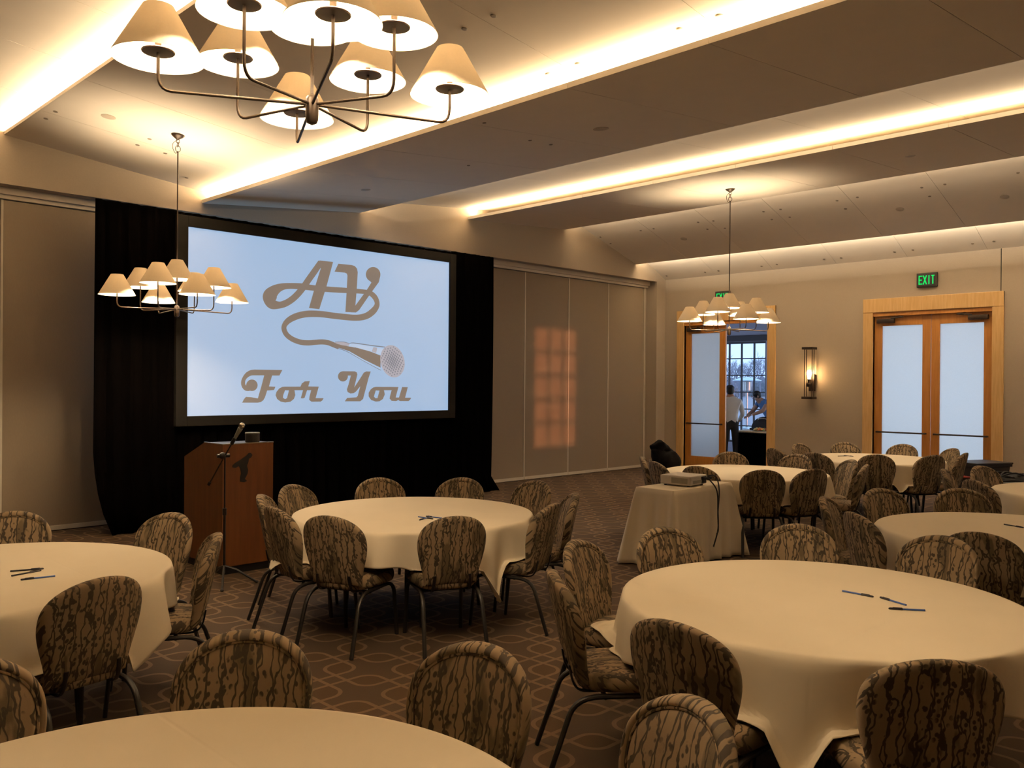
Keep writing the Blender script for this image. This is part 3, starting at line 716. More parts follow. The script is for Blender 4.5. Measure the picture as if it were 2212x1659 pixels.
def emblem():
    pts = [(960, 470), (1030, 470), (1085, 545), (1040, 630), (960, 680), (940, 800), (890, 930), (930, 1080), (915, 1200), (860, 1320), (810, 1400), (895, 1475), (790, 1520), (640, 1500), (650, 1330), (680, 1200), (650, 1020), (600, 945), (470, 1010), (385, 990), (375, 930), (480, 830), (690, 700), (870, 570), (910, 530)]
    bm = bmesh.new(); fy = lyy - .003; lp = []
    for (x, y) in pts:
        p = at_y(480 + x / 16.59, 950 + y / 16.59, fy); lp.append(Vector((p.x - lx, -.0035, p.z)))
    fillpoly(bm, [lp]); g = bmesh.ops.extrude_face_region(bm, geom=bm.faces[:]); bmesh.ops.translate(bm, vec=(0, .005, 0), verts=[v for v in g['geom'] if isinstance(v, bmesh.types.BMVert)])
    return MB().frombm(bm)
emblem().build('emblem', 'black_metal', lec, False)
p = at_z(554, 958, LH)
tin = empty('round_tin', (lx + .36, lyy + .13, LH - .002), 0, 'small dark round tin standing on the lectern top', 'tin')
MB().lathe([(.062, 0), (.066, .004), (.066, .08), (.064, .082), (0, .082)], 24).build('tin_body', 'dark_plastic', tin)
MB().lathe([(.064, .0822), (.068, .084), (.066, .092), (0, .093)], 24).build('tin_lid', 'grey_plastic', tin)  # lighter grey paints the lit top of the tin
# ------------------------------------------------------------------ microphone stand
mp = at_z(484, 1262, 0); mp = Vector((mp.x, mp.y, 0))
ms = empty('microphone_stand', mp, 0, 'black boom microphone stand in front of the lectern', 'stand')
ru = Vector((s2, -s2, 0)); fu = Vector((s2, s2, 0))
MB().tube([(0, 0, .10), (0, 0, .62)], .011, 10).tube([(0, 0, .62), (0, 0, 1.10)], .0075, 10).lathe([(.0, .60), (.018, .60), (.018, .66), (0, .66)], 12).build('pole', 'black_metal', ms)
for k, a in enumerate((R(-75), R(12), R(135))):
    d = ru * math.cos(a) + fu * math.sin(a)
    MB().tube([Vector((0, 0, .16)), d * .10 + Vector((0, 0, .125)), d * .27 + Vector((0, 0, .012))], .010, 8).ell(d * .272 + Vector((0, 0, .012)), (.016, .016, .012), 8, 6).build('leg', 'black_metal', ms)
c0 = Vector((0, 0, 1.115)); bdir = (ru * .50 + Vector((0, 0, .86)) - fu * .08).normalized()
MB().ell(c0 - ru * .02, (.035, .03, .03), 10, 6).tube([c0 - ru * .06 - fu * .03, c0 + ru * .03 + fu * .03], .016, 8).build('clutch', 'black_metal', ms)
MB().tube([c0 - bdir * .30, c0 + bdir * .15], .006, 8).tube([c0 - bdir * .30, c0 - bdir * .27], .013, 8).build('boom', 'black_metal', ms)
mic = empty('microphone', mp + c0 + bdir * .15, 0, 'handheld microphone clipped at the top of the boom stand', 'microphone')
q = bdir
MB().tube([Vector((0, 0, 0)) - q * .02, q * .02, q * .10, q * .13], [.010, .012, .019, .022], 12).build('handle', 'grey_plastic', mic)
MB().ell(q * .155, (.027, .027, .027), 14, 10).build('grille', 'steel', mic)
MB().tube([-q * .03, q * .03], .016, 10).build('clip', 'black_metal', mic)
# ------------------------------------------------------------------ round tables, cloths
TZ, TR = .752, .915
TABLES = {'A': (-2.75, 4.45), 'B': (-.755, 6.68), 'C': (-.76, 1.76), 'D': (1.46, 4.07), 'E': (3.55, 6.0), 'F': (2.70, 9.93), 'G': (5.0, 11.9), 'H': (5.65, 8.2)}
TNAME = {'A': 'at the left edge of the photo', 'B': 'in front of the screen and lectern', 'C': 'nearest the camera at bottom left', 'D': 'at the lower right with three blue pens',
         'E': 'at the right edge behind the front right table', 'F': 'behind the projector stand', 'G': 'farthest away, before the closed double door', 'H': 'cut by the right edge near the storage tubs'}
TC = {k: uv(*v) for k, v in TABLES.items()}
CHAIRS = [  # table, px, py of the top of the back, label
 ('A', 180, 1236, 'patterned chair with its back to the camera at the left edge table'), ('A', 447, 1153, 'patterned chair seen edge on at the right side of the left table'),
 ('A', 370, 1108, 'patterned chair between the left table and the lectern, behind the edge on chair'), ('A', 28, 1105, 'patterned chair at the far side of the left edge table'),
 ('B', 702, 1112, 'left of the two chairs with backs to the camera at the screen table'), ('B', 983, 1113, 'right of the two chairs with backs to the camera at the screen table'),
 ('B', 1180, 1085, 'chair on the right of the screen table, back turned partly to the camera'), ('B', 1240, 1066, 'chair seen edge on at the far right of the screen table'),
 ('B', 1158, 1038, 'chair at the far right of the screen table facing the camera'), ('B', 998, 1032, 'right of two far chairs against the black skirt at the screen table'),
 ('B', 820, 1033, 'left of two far chairs against the black skirt at the screen table'), ('B', 632, 1047, 'chair at the far left of the screen table beside the lectern'),
 ('B', 580, 1068, 'leftmost chair of the screen table, seen edge on beside the lectern'), ('B', 605, 1094, 'chair at the near left of the screen table with its back half turned'),
 ('C', 533, 1365, 'patterned chair at bottom centre left facing the nearest table'), ('C', 1036, 1393, 'patterned chair in the middle foreground facing the nearest table'),
 ('C', -95, 1428, 'patterned chair cut by the left edge at the nearest table'), ('C', 1502, 1515, 'patterned chair at the bottom edge in front of the front right table'),
 ('D', 1455, 1338, 'large chair back at the near left of the front right table'), ('D', 2030, 1420, 'large dark chair back at the bottom right'),
 ('D', 1248, 1168, 'chair with lit front at the far left of the front right table'), ('D', 1200, 1232, 'chair in profile with seat showing at the left of the front right table'),
 ('D', 1434, 1140, 'chair in front of the projector stand'), ('D', 1725, 1133, 'wide chair front at the far side of the front right table'), ('D', 2035, 1158, 'chair between the front right table and the right edge table'),
 ('E', 1783, 1073, 'narrow edge on chair left of the right edge table'), ('E', 1848, 1106, 'dark chair back at the left of the right edge table'),
 ('E', 1902, 1055, 'left of two far chairs at the right edge table'), ('E', 2075, 1055, 'right of two far chairs at the right edge table'), ('E', 2120, 1147, 'dark chair back behind the patterned chair at the right edge table'),
 ('F', 1392, 985, 'leftmost chair of the table behind the projector, edge on by the partition'), ('F', 1415, 996, 'dark chair back at the left of the table behind the projector'),
 ('F', 1473, 984, 'chair draped with a black hooded jacket'), ('F', 1577, 976, 'far chair in front of the open doorway'), ('F', 1508, 1006, 'chair back showing behind the projector'),
 ('F', 1650, 1014, 'dark chair back just right of the projector stand'), ('F', 1757, 1012, 'second dark chair back right of the projector stand'), ('F', 1722, 981, 'chair at the far right of the table behind the projector'),
 ('F', 1841, 993, 'chair with lit front at the right of the table behind the projector'), ('F', 1868, 1003, 'edge on chair at the near right of the table behind the projector'),
 ('G', 1729, 957, 'small far chair against the wall under the sconce'), ('G', 1838, 958, 'far chair left of the closed double door frame'), ('G', 1937, 961, 'far chair in front of the left frosted leaf'),
 ('G', 2041, 968, 'far chair in front of the door post between the frosted leaves'), ('G', 2070, 977, 'edge on far chair in front of the right frosted leaf'),
 ('G', 1893, 981, 'left of two dark chair backs at the farthest table'), ('G', 2003, 981, 'right of two dark chair backs at the farthest table'),
 ('G', 1672, 968, 'far chair beside the right post of the open doorway'), ('G', 1760, 977, 'dark chair back at the near left of the farthest table'),
 ('H', 2105, 1036, 'dark chair back left of the table cut by the right edge'), ('H', 2120, 1006, 'chair with lit front in front of the black tub'), ('H', 2042, 1013, 'edge on chair between the farthest table and the right edge'),
]
CHH = .90
def chair_poses():
    pol = []
    for (tb, px, py, _) in CHAIRS:
        c = TC[tb]; p = at_z(px, py, CHH); v = Vector((p.x - c.x, p.y - c.y)); pol.append([tb, math.atan2(v.y, v.x), min(max(v.length, 1.08 if tb == 'F' else 1.15), 1.42), px])
    gap = R(29)
    for tb in TABLES:        # neighbours at one table keep their seats apart
        mine = sorted((q for q in pol if q[0] == tb and not (tb == 'G' and q[3] == 1672)), key=lambda q: q[1])
        for _ in range(30):
            for i in range(len(mine)):
                a, b = mine[i], mine[(i + 1) % len(mine)]; d = (b[1] - a[1]) % (2 * math.pi)
                if len(mine) > 1 and d < gap: a[1] -= (gap - d) / 2; b[1] += (gap - d) / 2
    out = []
    for (tb, ang, r, px), ch in zip(pol, CHAIRS):
        v = Vector((math.cos(ang), math.sin(ang), 0)); fdir = -v; top = TC[tb] + v * r
        if tb == 'G' and px == 1672:
            fdir = (ru * .9 + fu * .3).normalized(); top = at_z(px, ch[2], CHH)
        root = top + fdir * .285
        out.append((Vector((root.x, root.y, 0)), math.atan2(fdir.y, fdir.x) - math.pi / 2))
    return out
POSES = chair_poses()
tbl = None
def table_things():
    t = empty('round_table')
    MB().lathe([(0, TZ - .03), (TR - .012, TZ - .03), (TR - .004, TZ - .022), (TR - .004, TZ - .008), (TR - .012, TZ - .002), (0, TZ - .002)], 48).build('tabletop', 'grey_plastic', t)
    for k in range(4):
        a = R(45 + 90 * k); x, y = .52 * math.cos(a), .52 * math.sin(a)
        MB().tube([(x * .9, y * .9, TZ - .03), (x, y, .005)], .016, 8).build('leg', 'black_metal', t)
    return t
def cloth(key, rot, half, seed):
    rnd = random.Random(seed); c = TC[key]; NT_, NS = 216, 20; vs = []; fs = []
    ph = [rnd.uniform(0, 6.28) for _ in range(6)]
    seats = [(p, rz) for (p, rz), ch in zip(POSES, CHAIRS) if ch[0] == key]
    flat = [0, .3, .6, .8, .89, TR - .012]
    rows = []
    for r in flat: rows.append([(r * math.cos(2 * math.pi * k / NT_), r * math.sin(2 * math.pi * k / NT_), TZ + (.0005 if r < .9 else 0)) for k in range(NT_)])
    for j in range(0, NS + 1):
        row = []
        for k in range(NT_):
            th = 2 * math.pi * k / NT_; a = th - rot
            ext = half / max(abs(math.cos(a)), abs(math.sin(a)))
            ext = min(ext, half * 1.36)
            Lh = ext - TR; s = Lh * j / NS
            cw = max(0.0, (Lh - (half - TR)) / (half * .36)) ** 1.1      # 0 mid side .. 1 corner
            da = ((a + math.pi / 4) % (math.pi / 2)) - math.pi / 4        # angle from mid side
            dc = (math.pi / 4 - abs(da))                                 # angle from corner
            g = (s / .3) ** .75 if s > 0 else 0
            rip = .028 * math.sin(9 * th + ph[0]) + .020 * math.sin(15 * th + ph[1]) + .013 * math.sin(23 * th + ph[2])
            fold = .055 * cw * math.cos(dc / (math.pi / 4) * 9.0) + .015 * cw; rip *= 1.5 * (1 - .6 * cw)
            rr = TR + .004 + .010 * (1 - math.exp(-s * 60)) + s * .05 + g * rip + g * fold * .62
            z = TZ - .003 - (s - .006 * (1 - math.exp(-s * 60)))
            if s > 0: z = min(z, TZ - .004) + .0
            x, y = rr * math.cos(th), rr * math.sin(th)
            row.append((x, y, z))
        rows.append(row)
    for row in rows: vs += row
    # rest on the chair seats
    out = []
    for (x, y, z) in vs:
        if z < .55:
            w = Vector((x + c.x, y + c.y, 0))
            for (p, rz) in seats:
                q = Matrix.Rotation(-rz, 3, 'Z') @ (w - p)
                dx_, dy_ = max(abs(q.x) - .225, 0), max(abs(q.y - .035) - .235, 0)
                zz = .497 - 1.7 * math.hypot(dx_, dy_)
                if z < zz:
                    ex = zz - z; rr = math.hypot(x, y); k2 = (rr + min(ex * .35, .05)) / rr
                    x, y, z = x * k2, y * k2, zz + .004 * math.sin(ex * 40)
        out.append((x, y, max(z, .02)))
    n = len(rows)
    for j in range(n - 1):
        for k in range(NT_): fs.append((j * NT_ + k, j * NT_ + (k + 1) % NT_, (j + 1) * NT_ + (k + 1) % NT_, (j + 1) * NT_ + k))
    o = MB().add(out, fs).build('tablecloth', 'cloth', None, loc=(c.x, c.y, 0), angle=None)
    m = o.modifiers.new('t', 'SOLIDIFY'); m.thickness = .0016; m.offset = 1
    return tag(o, 'ivory square cloth on the round table ' + TNAME[key], 'tablecloth', 'ivory tablecloths')
ROT = {'A': R(61), 'B': R(37), 'C': R(20), 'D': R(66), 'E': R(30), 'F': R(40), 'G': R(10), 'H': R(25)}
first = None
for i, k in enumerate(TABLES):
    t = table_things() if first is None else copy_tree(first)
    if first is None: first = t
    t.location = TC[k]; t.rotation_euler = (0, 0, R(13 * i)); tag(t, 'round folding table under the cloth ' + TNAME[k], 'table', 'round banquet tables')
    cloth(k, ROT[k], 1.145, 30 + i)
# ------------------------------------------------------------------ chairs
def back_outline(n=44):
    zb, zt = .425, CHH; pts = []
    def hw(t):
        if t < .60: q = t / .60; return .178 + (.232 - .178) * (q * q * (3 - 2 * q))
        q = (t - .60) / .40; return .232 * (max(0, 1 - q ** 2.6)) ** .5
    ts = [i / 13 * .6 for i in range(13)] + [.6 + .4 * math.sin(math.pi / 2 * i / 12) for i in range(13)]
    right = [(hw(t), zb + (zt - zb) * t) for t in ts]
    left = [(-x, z) for (x, z) in reversed(right[:-1])]
    return right + left
def back_pt(x, z, off):
    t = (z - .425) / .475
    y = -.205 - .10 * t + .055 * (x / .232) ** 2 + off
    return (x, y, z - off * .15)
def make_chair():
    c = empty('banquet_chair')
    out = back_outline(); zc = .65
    prof = [(0.02, -.030), (.5, -.030), (.86, -.029), (.95, -.026), (.99, -.018), (1.0, -.006), (1.0, .010), (.985, .022), (.955, .029), (.92, .028), (.895, .019), (.88, .017), (.86, .024), (.8, .030), (.5, .036), (0.02, .038)]
    vs = []; n = len(out)
    for (sc_, off) in prof:
        for (x, z) in out: vs.append(back_pt(x * sc_, zc + (z - zc) * sc_, off))
    fs = [(j * n + k, j * n + (k + 1) % n, (j + 1) * n + (k + 1) % n, (j + 1) * n + k) for j in range(len(prof) - 1) for k in range(n)]
    fs += [tuple(range(n))[::-1], tuple((len(prof) - 1) * n + k for k in range(n))]
    back = MB().add(vs, fs).build('backrest', 'chair_fabric', c, angle=60)
    pp = [back_pt(x * .888, zc + (z - zc) * .888, .0215) for (x, z) in out]
    MB().tube(pp[2:-2] , .0052, 6).build('piping', 'chair_fabric', back)
    # seat cushion
    def so(k, n=40):
        a = 2 * math.pi * k / n; e = .5
        x = math.copysign(abs(math.cos(a)) ** e, math.cos(a)); y = math.copysign(abs(math.sin(a)) ** e, math.sin(a))
        return ((.215 + .022 * y) * x, .035 + .235 * y)
    sp = [(0.02, .395), (.9, .395), (.965, .402), (.995, .42), (1.0, .44), (.985, .462), (.95, .474), (.85, .482), (.5, .490), (.02, .493)]
    vs = []; n = 40
    for (s_, z) in sp:
        for k in range(n):
            x, y = so(k); vs.append((x * s_, .035 + (y - .035) * s_, z))
    fs = [(j * n + k, j * n + (k + 1) % n, (j + 1) * n + (k + 1) % n, (j + 1) * n + k) for j in range(len(sp) - 1) for k in range(n)] + [tuple(range(n))[::-1], tuple((len(sp) - 1) * n + k for k in range(n))]
    MB().add(vs, fs).build('seat', 'chair_fabric', c, angle=60)
    for sx in (-1, 1):
        MB().tube(arc((sx * .190, -.09, .380), (sx * .195, -.215, .385), (sx * .200, -.245, .30), 6) + [(sx * .212, -.345, .004)], .0145, 10, flat=.85).build('leg', 'leg_metal', c)
        MB().tube(arc((sx * .190, .12, .380), (sx * .195, .225, .385), (sx * .198, .235, .30), 6) + [(sx * .205, .262, .004)], .0145, 10, flat=.85).build('leg', 'leg_metal', c)
        MB().tube([(sx * .190, -.095, .380), (sx * .190, .125, .380)], .0145, 10, flat=.85).build('seat_rail', 'leg_metal', c)
        MB().tube(smooth_path([(sx * .12, -.05, .385), (sx * .125, -.17, .385), (sx * .125, -.215, .42), (sx * .12, -.235, .50)], 4), .011, 8, flat=.5).build('back_bracket', 'leg_metal', c)
    MB().tube([(-.19, .05, .374), (.19, .05, .374)], .011, 8).tube([(-.19, -.08, .374), (.19, -.08, .374)], .011, 8).build('cross_bar', 'leg_metal', c)
    return c
proto = make_chair()
chair_obj = {}
for i, ((tb, px, py, lab), (p, rz)) in enumerate(zip(CHAIRS, POSES)):
    o = proto if i == 0 else copy_tree(proto)
    o.location = p; o.rotation_euler = (0, 0, rz); tag(o, lab, 'chair', 'upholstered banquet chairs'); chair_obj[(tb, px)] = (p, rz)
# ------------------------------------------------------------------ pens
def pen(x0, y0, x1, y1, label, dark=False, cap_end=1):
    a, b = at_z(x0, y0, TZ + .007), at_z(x1, y1, TZ + .007); m = (a + b) / 2; d = (b - a).normalized() * cap_end
    e = empty('ballpoint_pen', (m.x, m.y, TZ + .0065), math.atan2(d.y, d.x), label, 'pen', 'pens on the tables')
    MB().tube([(-.074, 0, 0), (.02, 0, 0)], .0042, 8).tube([(-.079, 0, 0), (-.073, 0, 0)], .0046, 8).build('barrel', 'pen_cap' if dark else 'pen_blue', e)
    MB().tube([(.016, 0, 0), (.070, 0, 0), (.076, 0, 0)], [.0055, .0052, .003], 8).box(.018, .058, -.0015, .0015, .003, .0065).build('cap', 'pen_cap', e)
pen(1820, 1276, 1888, 1289, 'left blue pen of three on the front right table'); pen(1902, 1290, 1955, 1306, 'short slanted middle pen of three on the front right table', cap_end=-1)
pen(1920, 1314, 1996, 1318, 'lowest blue pen of three on the front right table', cap_end=-1)
pen(24, 1233.5, 94, 1228, 'upper dark pen of a crossing pair on the left table', True); pen(23, 1244, 92, 1231, 'lower dark pen of a crossing pair on the left table', True); pen(45, 1252, 117, 1244, 'blue pen nearest the camera on the left table', cap_end=-1)
pen(903, 1124, 930, 1116, 'pen slanting up to the right on the screen table', cap_end=-1); pen(903, 1116, 937, 1121, 'left crossing pen on the screen table'); pen(921, 1115, 953, 1119, 'right hand pen on the screen table', cap_end=-1)
pen(2173, 1133, 2208, 1139, 'dark pen on the right edge table', True)
pen(1811, 985, 1829, 984.6, 'left tiny pen on the farthest table', True); pen(1826, 984, 1842, 985.5, 'right tiny pen on the farthest table', True)
# ------------------------------------------------------------------ projector stand
pc = at_z(1454.6, 1061, TZ); px0, py0 = pc.x, pc.y; PWX, PWY = 1.05, .44
pt = empty('folding_table', (px0, py0, 0), 0, 'narrow rectangular table hidden under the projector cloth', 'table')
MB().bbox(.02, PWX - .02, .02, PWY - .02, TZ - .03, TZ - .003, .005).build('tabletop', 'grey_plastic', pt, False)
for x in (.12, PWX - .12):
    for y in (.06, PWY - .06): MB().tube([(x, y, TZ - .03), (x, y, .004)], .014, 8).build('leg', 'black_metal', pt)
def rect_cloth():
    W2, D2, rc = PWX / 2, PWY / 2, .03; n = 240; rows = []
    per = []
    for k in range(n):
        a = 2 * math.pi * k / n
        # walk the rounded rectangle by arc length
        t = (k / n) * 4
        per.append(t)
    loop = []
    seg = [(W2 - rc, -D2, -W2 + rc, -D2), ]
    def walk(w, d):
        pts = []; L = [(-w, -d), (w, -d), (w, d), (-w, d)]; tot = 2 * (2 * w + 2 * d); s = 0
        for k in range(n):
            s = tot * k / n
            for i in range(4):
                a, b = L[i], L[(i + 1) % 4]; ln = math.hypot(b[0] - a[0], b[1] - a[1])
                if s <= ln + 1e-9: f = s / ln; pts.append((a[0] + (b[0] - a[0]) * f, a[1] + (b[1] - a[1]) * f)); break
                s -= ln
        return pts
    base = walk(W2, D2)
    for f in (0, .4, .8, .97): rows.append([(x * f, y * f, TZ) for (x, y) in base])
    NS = 16
    for j in range(NS + 1):
        t = j / NS; s = t * (TZ - .012); row = []
        for k, (x, y) in enumerate(base):
            cw = math.exp(-((W2 - abs(x)) ** 2 + (D2 - abs(y)) ** 2) / .012)      # corner closeness
            nx = (x / W2) if abs(abs(x) - W2) < 1e-6 else 0; ny = (y / D2) if abs(abs(y) - D2) < 1e-6 else 0
            ln = math.hypot(nx, ny) or 1; nx, ny = nx / ln, ny / ln
            cxs, cys = math.copysign(1, x), math.copysign(1, y)
            rip = .012 * math.sin(k * .33) + .008 * math.sin(k * .71 + 2)
            dk = min(W2 - abs(x), 9) if ny else D2 - abs(y); fl = .006 * (1 - math.exp(-s * 50)) + s * .045 + t * rip * .9 + .05 * t * math.exp(-(dk / .24) ** 2) * math.cos(dk * 40)
            row.append((x + nx * fl + cxs * cw * t * .09, y + ny * fl + cys * cw * t * .08, TZ - .004 * (1 if j else .3) - s * (.99)))
        rows.append(row)
    vs = [v for r in rows for v in r]
    fs = [(j * n + k, j * n + (k + 1) % n, (j + 1) * n + (k + 1) % n, (j + 1) * n + k) for j in range(len(rows) - 1) for k in range(n)]
    o = MB().add(vs, fs).build('projector_cloth', 'cloth', None, loc=(px0 + W2, py0 + D2, 0), angle=None)
    m = o.modifiers.new('t', 'SOLIDIFY'); m.thickness = .0016; m.offset = 1
    return tag(o, 'ivory cloth hanging to the floor on the projector stand', 'tablecloth', 'ivory tablecloths')
rect_cloth()
pj = at_z(1483, 1040, TZ)
prj = empty('projector', (px0 + .50, py0 + .22, TZ + .002), R(4), 'beige video projector on the cloth covered stand', 'projector')
MB().bbox(-.17, .17, -.17, .17, .012, .105, .014).build('body', 'white_plastic', prj, False)
MB().box(-.172, -.168, -.14, .04, .03, .085).build('vent_grille', 'vent_plastic', prj, False)
MB().box(-.12, .06, -.173, -.169, .03, .06).build('vent_grille', 'vent_plastic', prj, False)
MB().box(.05, .15, -.172, -.169, .025, .09).build('port_panel', 'dark_plastic', prj, False)
for x in (-.13, .13):
    for y in (-.13, .13): MB().lathe([(0, 0), (.014, 0), (.014, .013), (0, .013)], 10, (x, y, 0)).build('foot', 'dark_plastic', prj)
MB().tube([(.0, .168, .06), (.0, .19, .06)], .04, 18).build('lens', 'dark_plastic', prj)
cx, cy = px0 + .50 + .10, py0 + .22 - .175
for i, (dx, dz, lab) in enumerate(((0, 0, 'black projector cable hanging in front of the stand'), (.06, .02, 'looping black projector cable right of the other one'))):
    e = empty('projector_cable', (cx + dx, cy, 0), 0, lab, 'cable', 'projector cables')
    fy = py0 - cy - .05
    pts = smooth_path([(0, .008, TZ + .075), (.01, -.03, TZ + .08 + dz), (.04 + dx, fy * .45, TZ + .055 + dz), (.07 - dx * .3, fy - .01, TZ - .05), (.05 - dx, fy - .035, TZ - .25), (.02 - dx * .9, fy - .055, TZ - .42), (-.09, fy - .075, .18 + .12 * i)], 6)
    MB().tube(pts, .007, 8).build('cord', 'cable', e)
    MB().tube([(0, .0, TZ + .075), (0, -.045, TZ + .078)], .014, 8).build('plug', 'cable', e)
# ------------------------------------------------------------------ jacket on a chair back
jp, jr = chair_obj[('F', 1473)]
jk = empty('hooded_jacket', (jp.x, jp.y, 0), jr, 'black hooded jacket hung over a chair back by the doorway', 'jacket')
blob('jacket_body', [((0, -.30, .62), (.27, .085, .28)), ((0, -.29, .86), (.25, .11, .11)), ((.22, -.28, .70), (.075, .08, .22)), ((-.20, -.28, .70), (.075, .08, .22)), ((0, -.17, .78), (.2, .05, .16)), ((.10, -.30, .93), (.15, .09, .07))], 'jacket', jk, .022, jitter=.03, jscale=7)
blob('hood', [((.10, -.30, .985), (.12, .10, .075)), ((.13, -.28, 1.02), (.075, .08, .05)), ((.0, -.30, .95), (.14, .09, .06)), ((-.10, -.30, .93), (.12, .08, .05))], 'jacket', jk, .018, jitter=.03, jscale=9)
MB().box(.14, .165, -.40, -.392, .80, .83).build('logo_patch', 'white_plastic', jk, False)
# ------------------------------------------------------------------ tubs by the door wall
def tub(name, loc, w, d, h, mat, label, rz=0, cat='tub'):
    e = empty(name, loc, rz, label, cat); t = .012
    def ring(s_, z): return [(sx * w / 2 * s_, sy * d / 2 * s_, z) for sx, sy in ((-1, -1), (1, -1), (1, 1), (-1, 1))]
    vs = ring(.86, 0) + ring(1, h) + ring(.96, h) + ring(.84, .02)
    fs = [(0, 3, 2, 1)] + [(a + i, a + (i + 1) % 4, b + (i + 1) % 4, b + i) for a, b in ((0, 4), (4, 8), (8, 12)) for i in range(4)] + [(12, 13, 14, 15)]
    MB().add(vs, fs).build('shell', mat, e, False)
    MB().bbox(-w / 2 - .02, w / 2 + .02, -d / 2 - .02, -d / 2 + .005, h - .03, h + .005, .005).bbox(-w / 2 - .02, w / 2 + .02, d / 2 - .005, d / 2 + .02, h - .03, h + .005, .005).bbox(-w / 2 - .02, -w / 2 + .005, -d / 2, d / 2, h - .03, h + .005, .005).bbox(w / 2 - .005, w / 2 + .02, -d / 2, d / 2, h - .03, h + .005, .005).build('rim', mat, e, False)
    MB().bbox(-.09, .09, -d / 2 - .012, -d / 2 + .002, h * .62, h * .70, .004).build('handle', mat, e, False)
    return e
a45 = R(-45)
p1 = at_d(2118, 1000, 12.9); tub('storage_tub', (p1.x, p1.y, .16), .66, .46, .44, 'dark_plastic', 'black storage tub with a lid on a red dolly by the double door', a45 + R(20))
MB().bbox(-.36, .36, -.26, .26, .445, .475, .012).build('lid', 'dark_plastic', bpy.data.objects['storage_tub'], False)
dol = empty('red_dolly', (p1.x, p1.y, 0), a45 + R(20), 'low red dolly under the black tub', 'dolly')
MB().bbox(-.38, .38, -.28, .28, .10, .157, .012).build('deck', 'red_paint', dol, False)
MB().tube([(-.36, -.26, .12), (-.36, -.26, .42), (-.36, .26, .42), (-.36, .26, .12)], .018, 8).build('push_handle', 'red_paint', dol)
for x in (-.3, .3):
    for y in (-.22, .22): MB().tube([(x, y - .015, .05), (x, y + .015, .05)], .048, 14).box(x - .02, x + .02, y - .022, y + .022, .05, .102).build('wheel', 'dark_plastic', dol, False)
p2 = at_d(2188, 1000, 11.6); tub('storage_tub', (p2.x, p2.y, 0), .74, .5, .50, 'grey_plastic', 'grey storage tub heaped with black cables near the right edge', a45 + R(8))
rnd = random.Random(5)
cb = empty('cable_heap', (p2.x, p2.y, .44), a45, 'tangled black cables heaped in the grey tub', 'cables')
for k in range(9):
    a0 = rnd.uniform(0, 6.28); rr = rnd.uniform(.10, .22); zz = rnd.uniform(.02, .12); tl = rnd.uniform(-.3, .3)
    MB().tube([(rr * 1.2 * math.cos(a0 + t), rr * .8 * math.sin(a0 + t), zz + tl * rr * math.sin(a0 + t) + .02 * math.sin(3 * t)) for t in (i * .35 for i in range(18))], .012, 6).build('cable_coil', 'cable', cb)
blob('cable_core', [((0, 0, .02), (.28, .17, .10)), ((.08, .02, .07), (.16, .12, .08))], 'cable', cb, .02, jitter=.02, jscale=10)
pb = blob('plastic_bag', [((0, 0, .09), (.14, .10, .09)), ((.06, .03, .14), (.09, .08, .07))], 'poly_bag', None, .018, jitter=.03, jscale=10)
pb.location = p2 + Vector((.10, .52, 0)); pb.location.z = .0; tag(pb, 'crumpled clear plastic bag on the floor behind the grey tub', 'bag')
# ------------------------------------------------------------------ foyer: buffet, people
bc = at_z(1584, 930, .77)
bx, by = bc.x, bc.y
bt = empty('buffet_table', (bx, by, 0), 0, 'buffet table with black floor length skirt seen through the doorway', 'table')
BL, BW = 1.83, .76
mb = MB(); n = 120; vs = []
def skirt_loop(z, amp):
    pts = []; L = [(0, 0), (BW, 0), (BW, -BL), (0, -BL)]; tot = 2 * (BL + BW)
    for k in range(n):
        s = tot * k / n
        for i in range(4):
            a, b = L[i], L[(i + 1) % 4]; ln = math.hypot(b[0] - a[0], b[1] - a[1])
            if s <= ln + 1e-9:
                f = s / ln; d = ((b[0] - a[0]) / ln, (b[1] - a[1]) / ln); w = amp * math.sin(k * 1.9)
                pts.append((a[0] + d[0] * s - d[1] * w, a[1] + d[1] * s + d[0] * w, z)); break
            s -= ln
    return pts
lo_, hi_ = skirt_loop(.01, .018), skirt_loop(.735, .004)
MB().add(lo_ + hi_, [(k, (k + 1) % n, n + (k + 1) % n, n + k) for k in range(n)]).build('skirt', 'velvet', bt)
MB().bbox(.01, BW - .01, -BL + .01, -.01, .715, .745, .004).build('tabletop', 'grey_plastic', bt, False)
bcl = MB().bbox(bx - .02, bx + BW + .02, by - BL - .02, by + .02, .746, .775, .012).build('buffet_cloth', 'cloth', None)
tag(bcl, 'white cloth over the top of the buffet table', 'tablecloth')
pl = at_z(1628, 924, .78)
tray = empty('serving_platter', (bx + .20, by - .55, .7765), 0, 'oval platter of food on the buffet table', 'platter')
MB().lathe([(0, .002), (.15, .002), (.19, .014), (.192, .018), (.15, .006), (0, .006)], 28).build('plate', 'steel', tray)
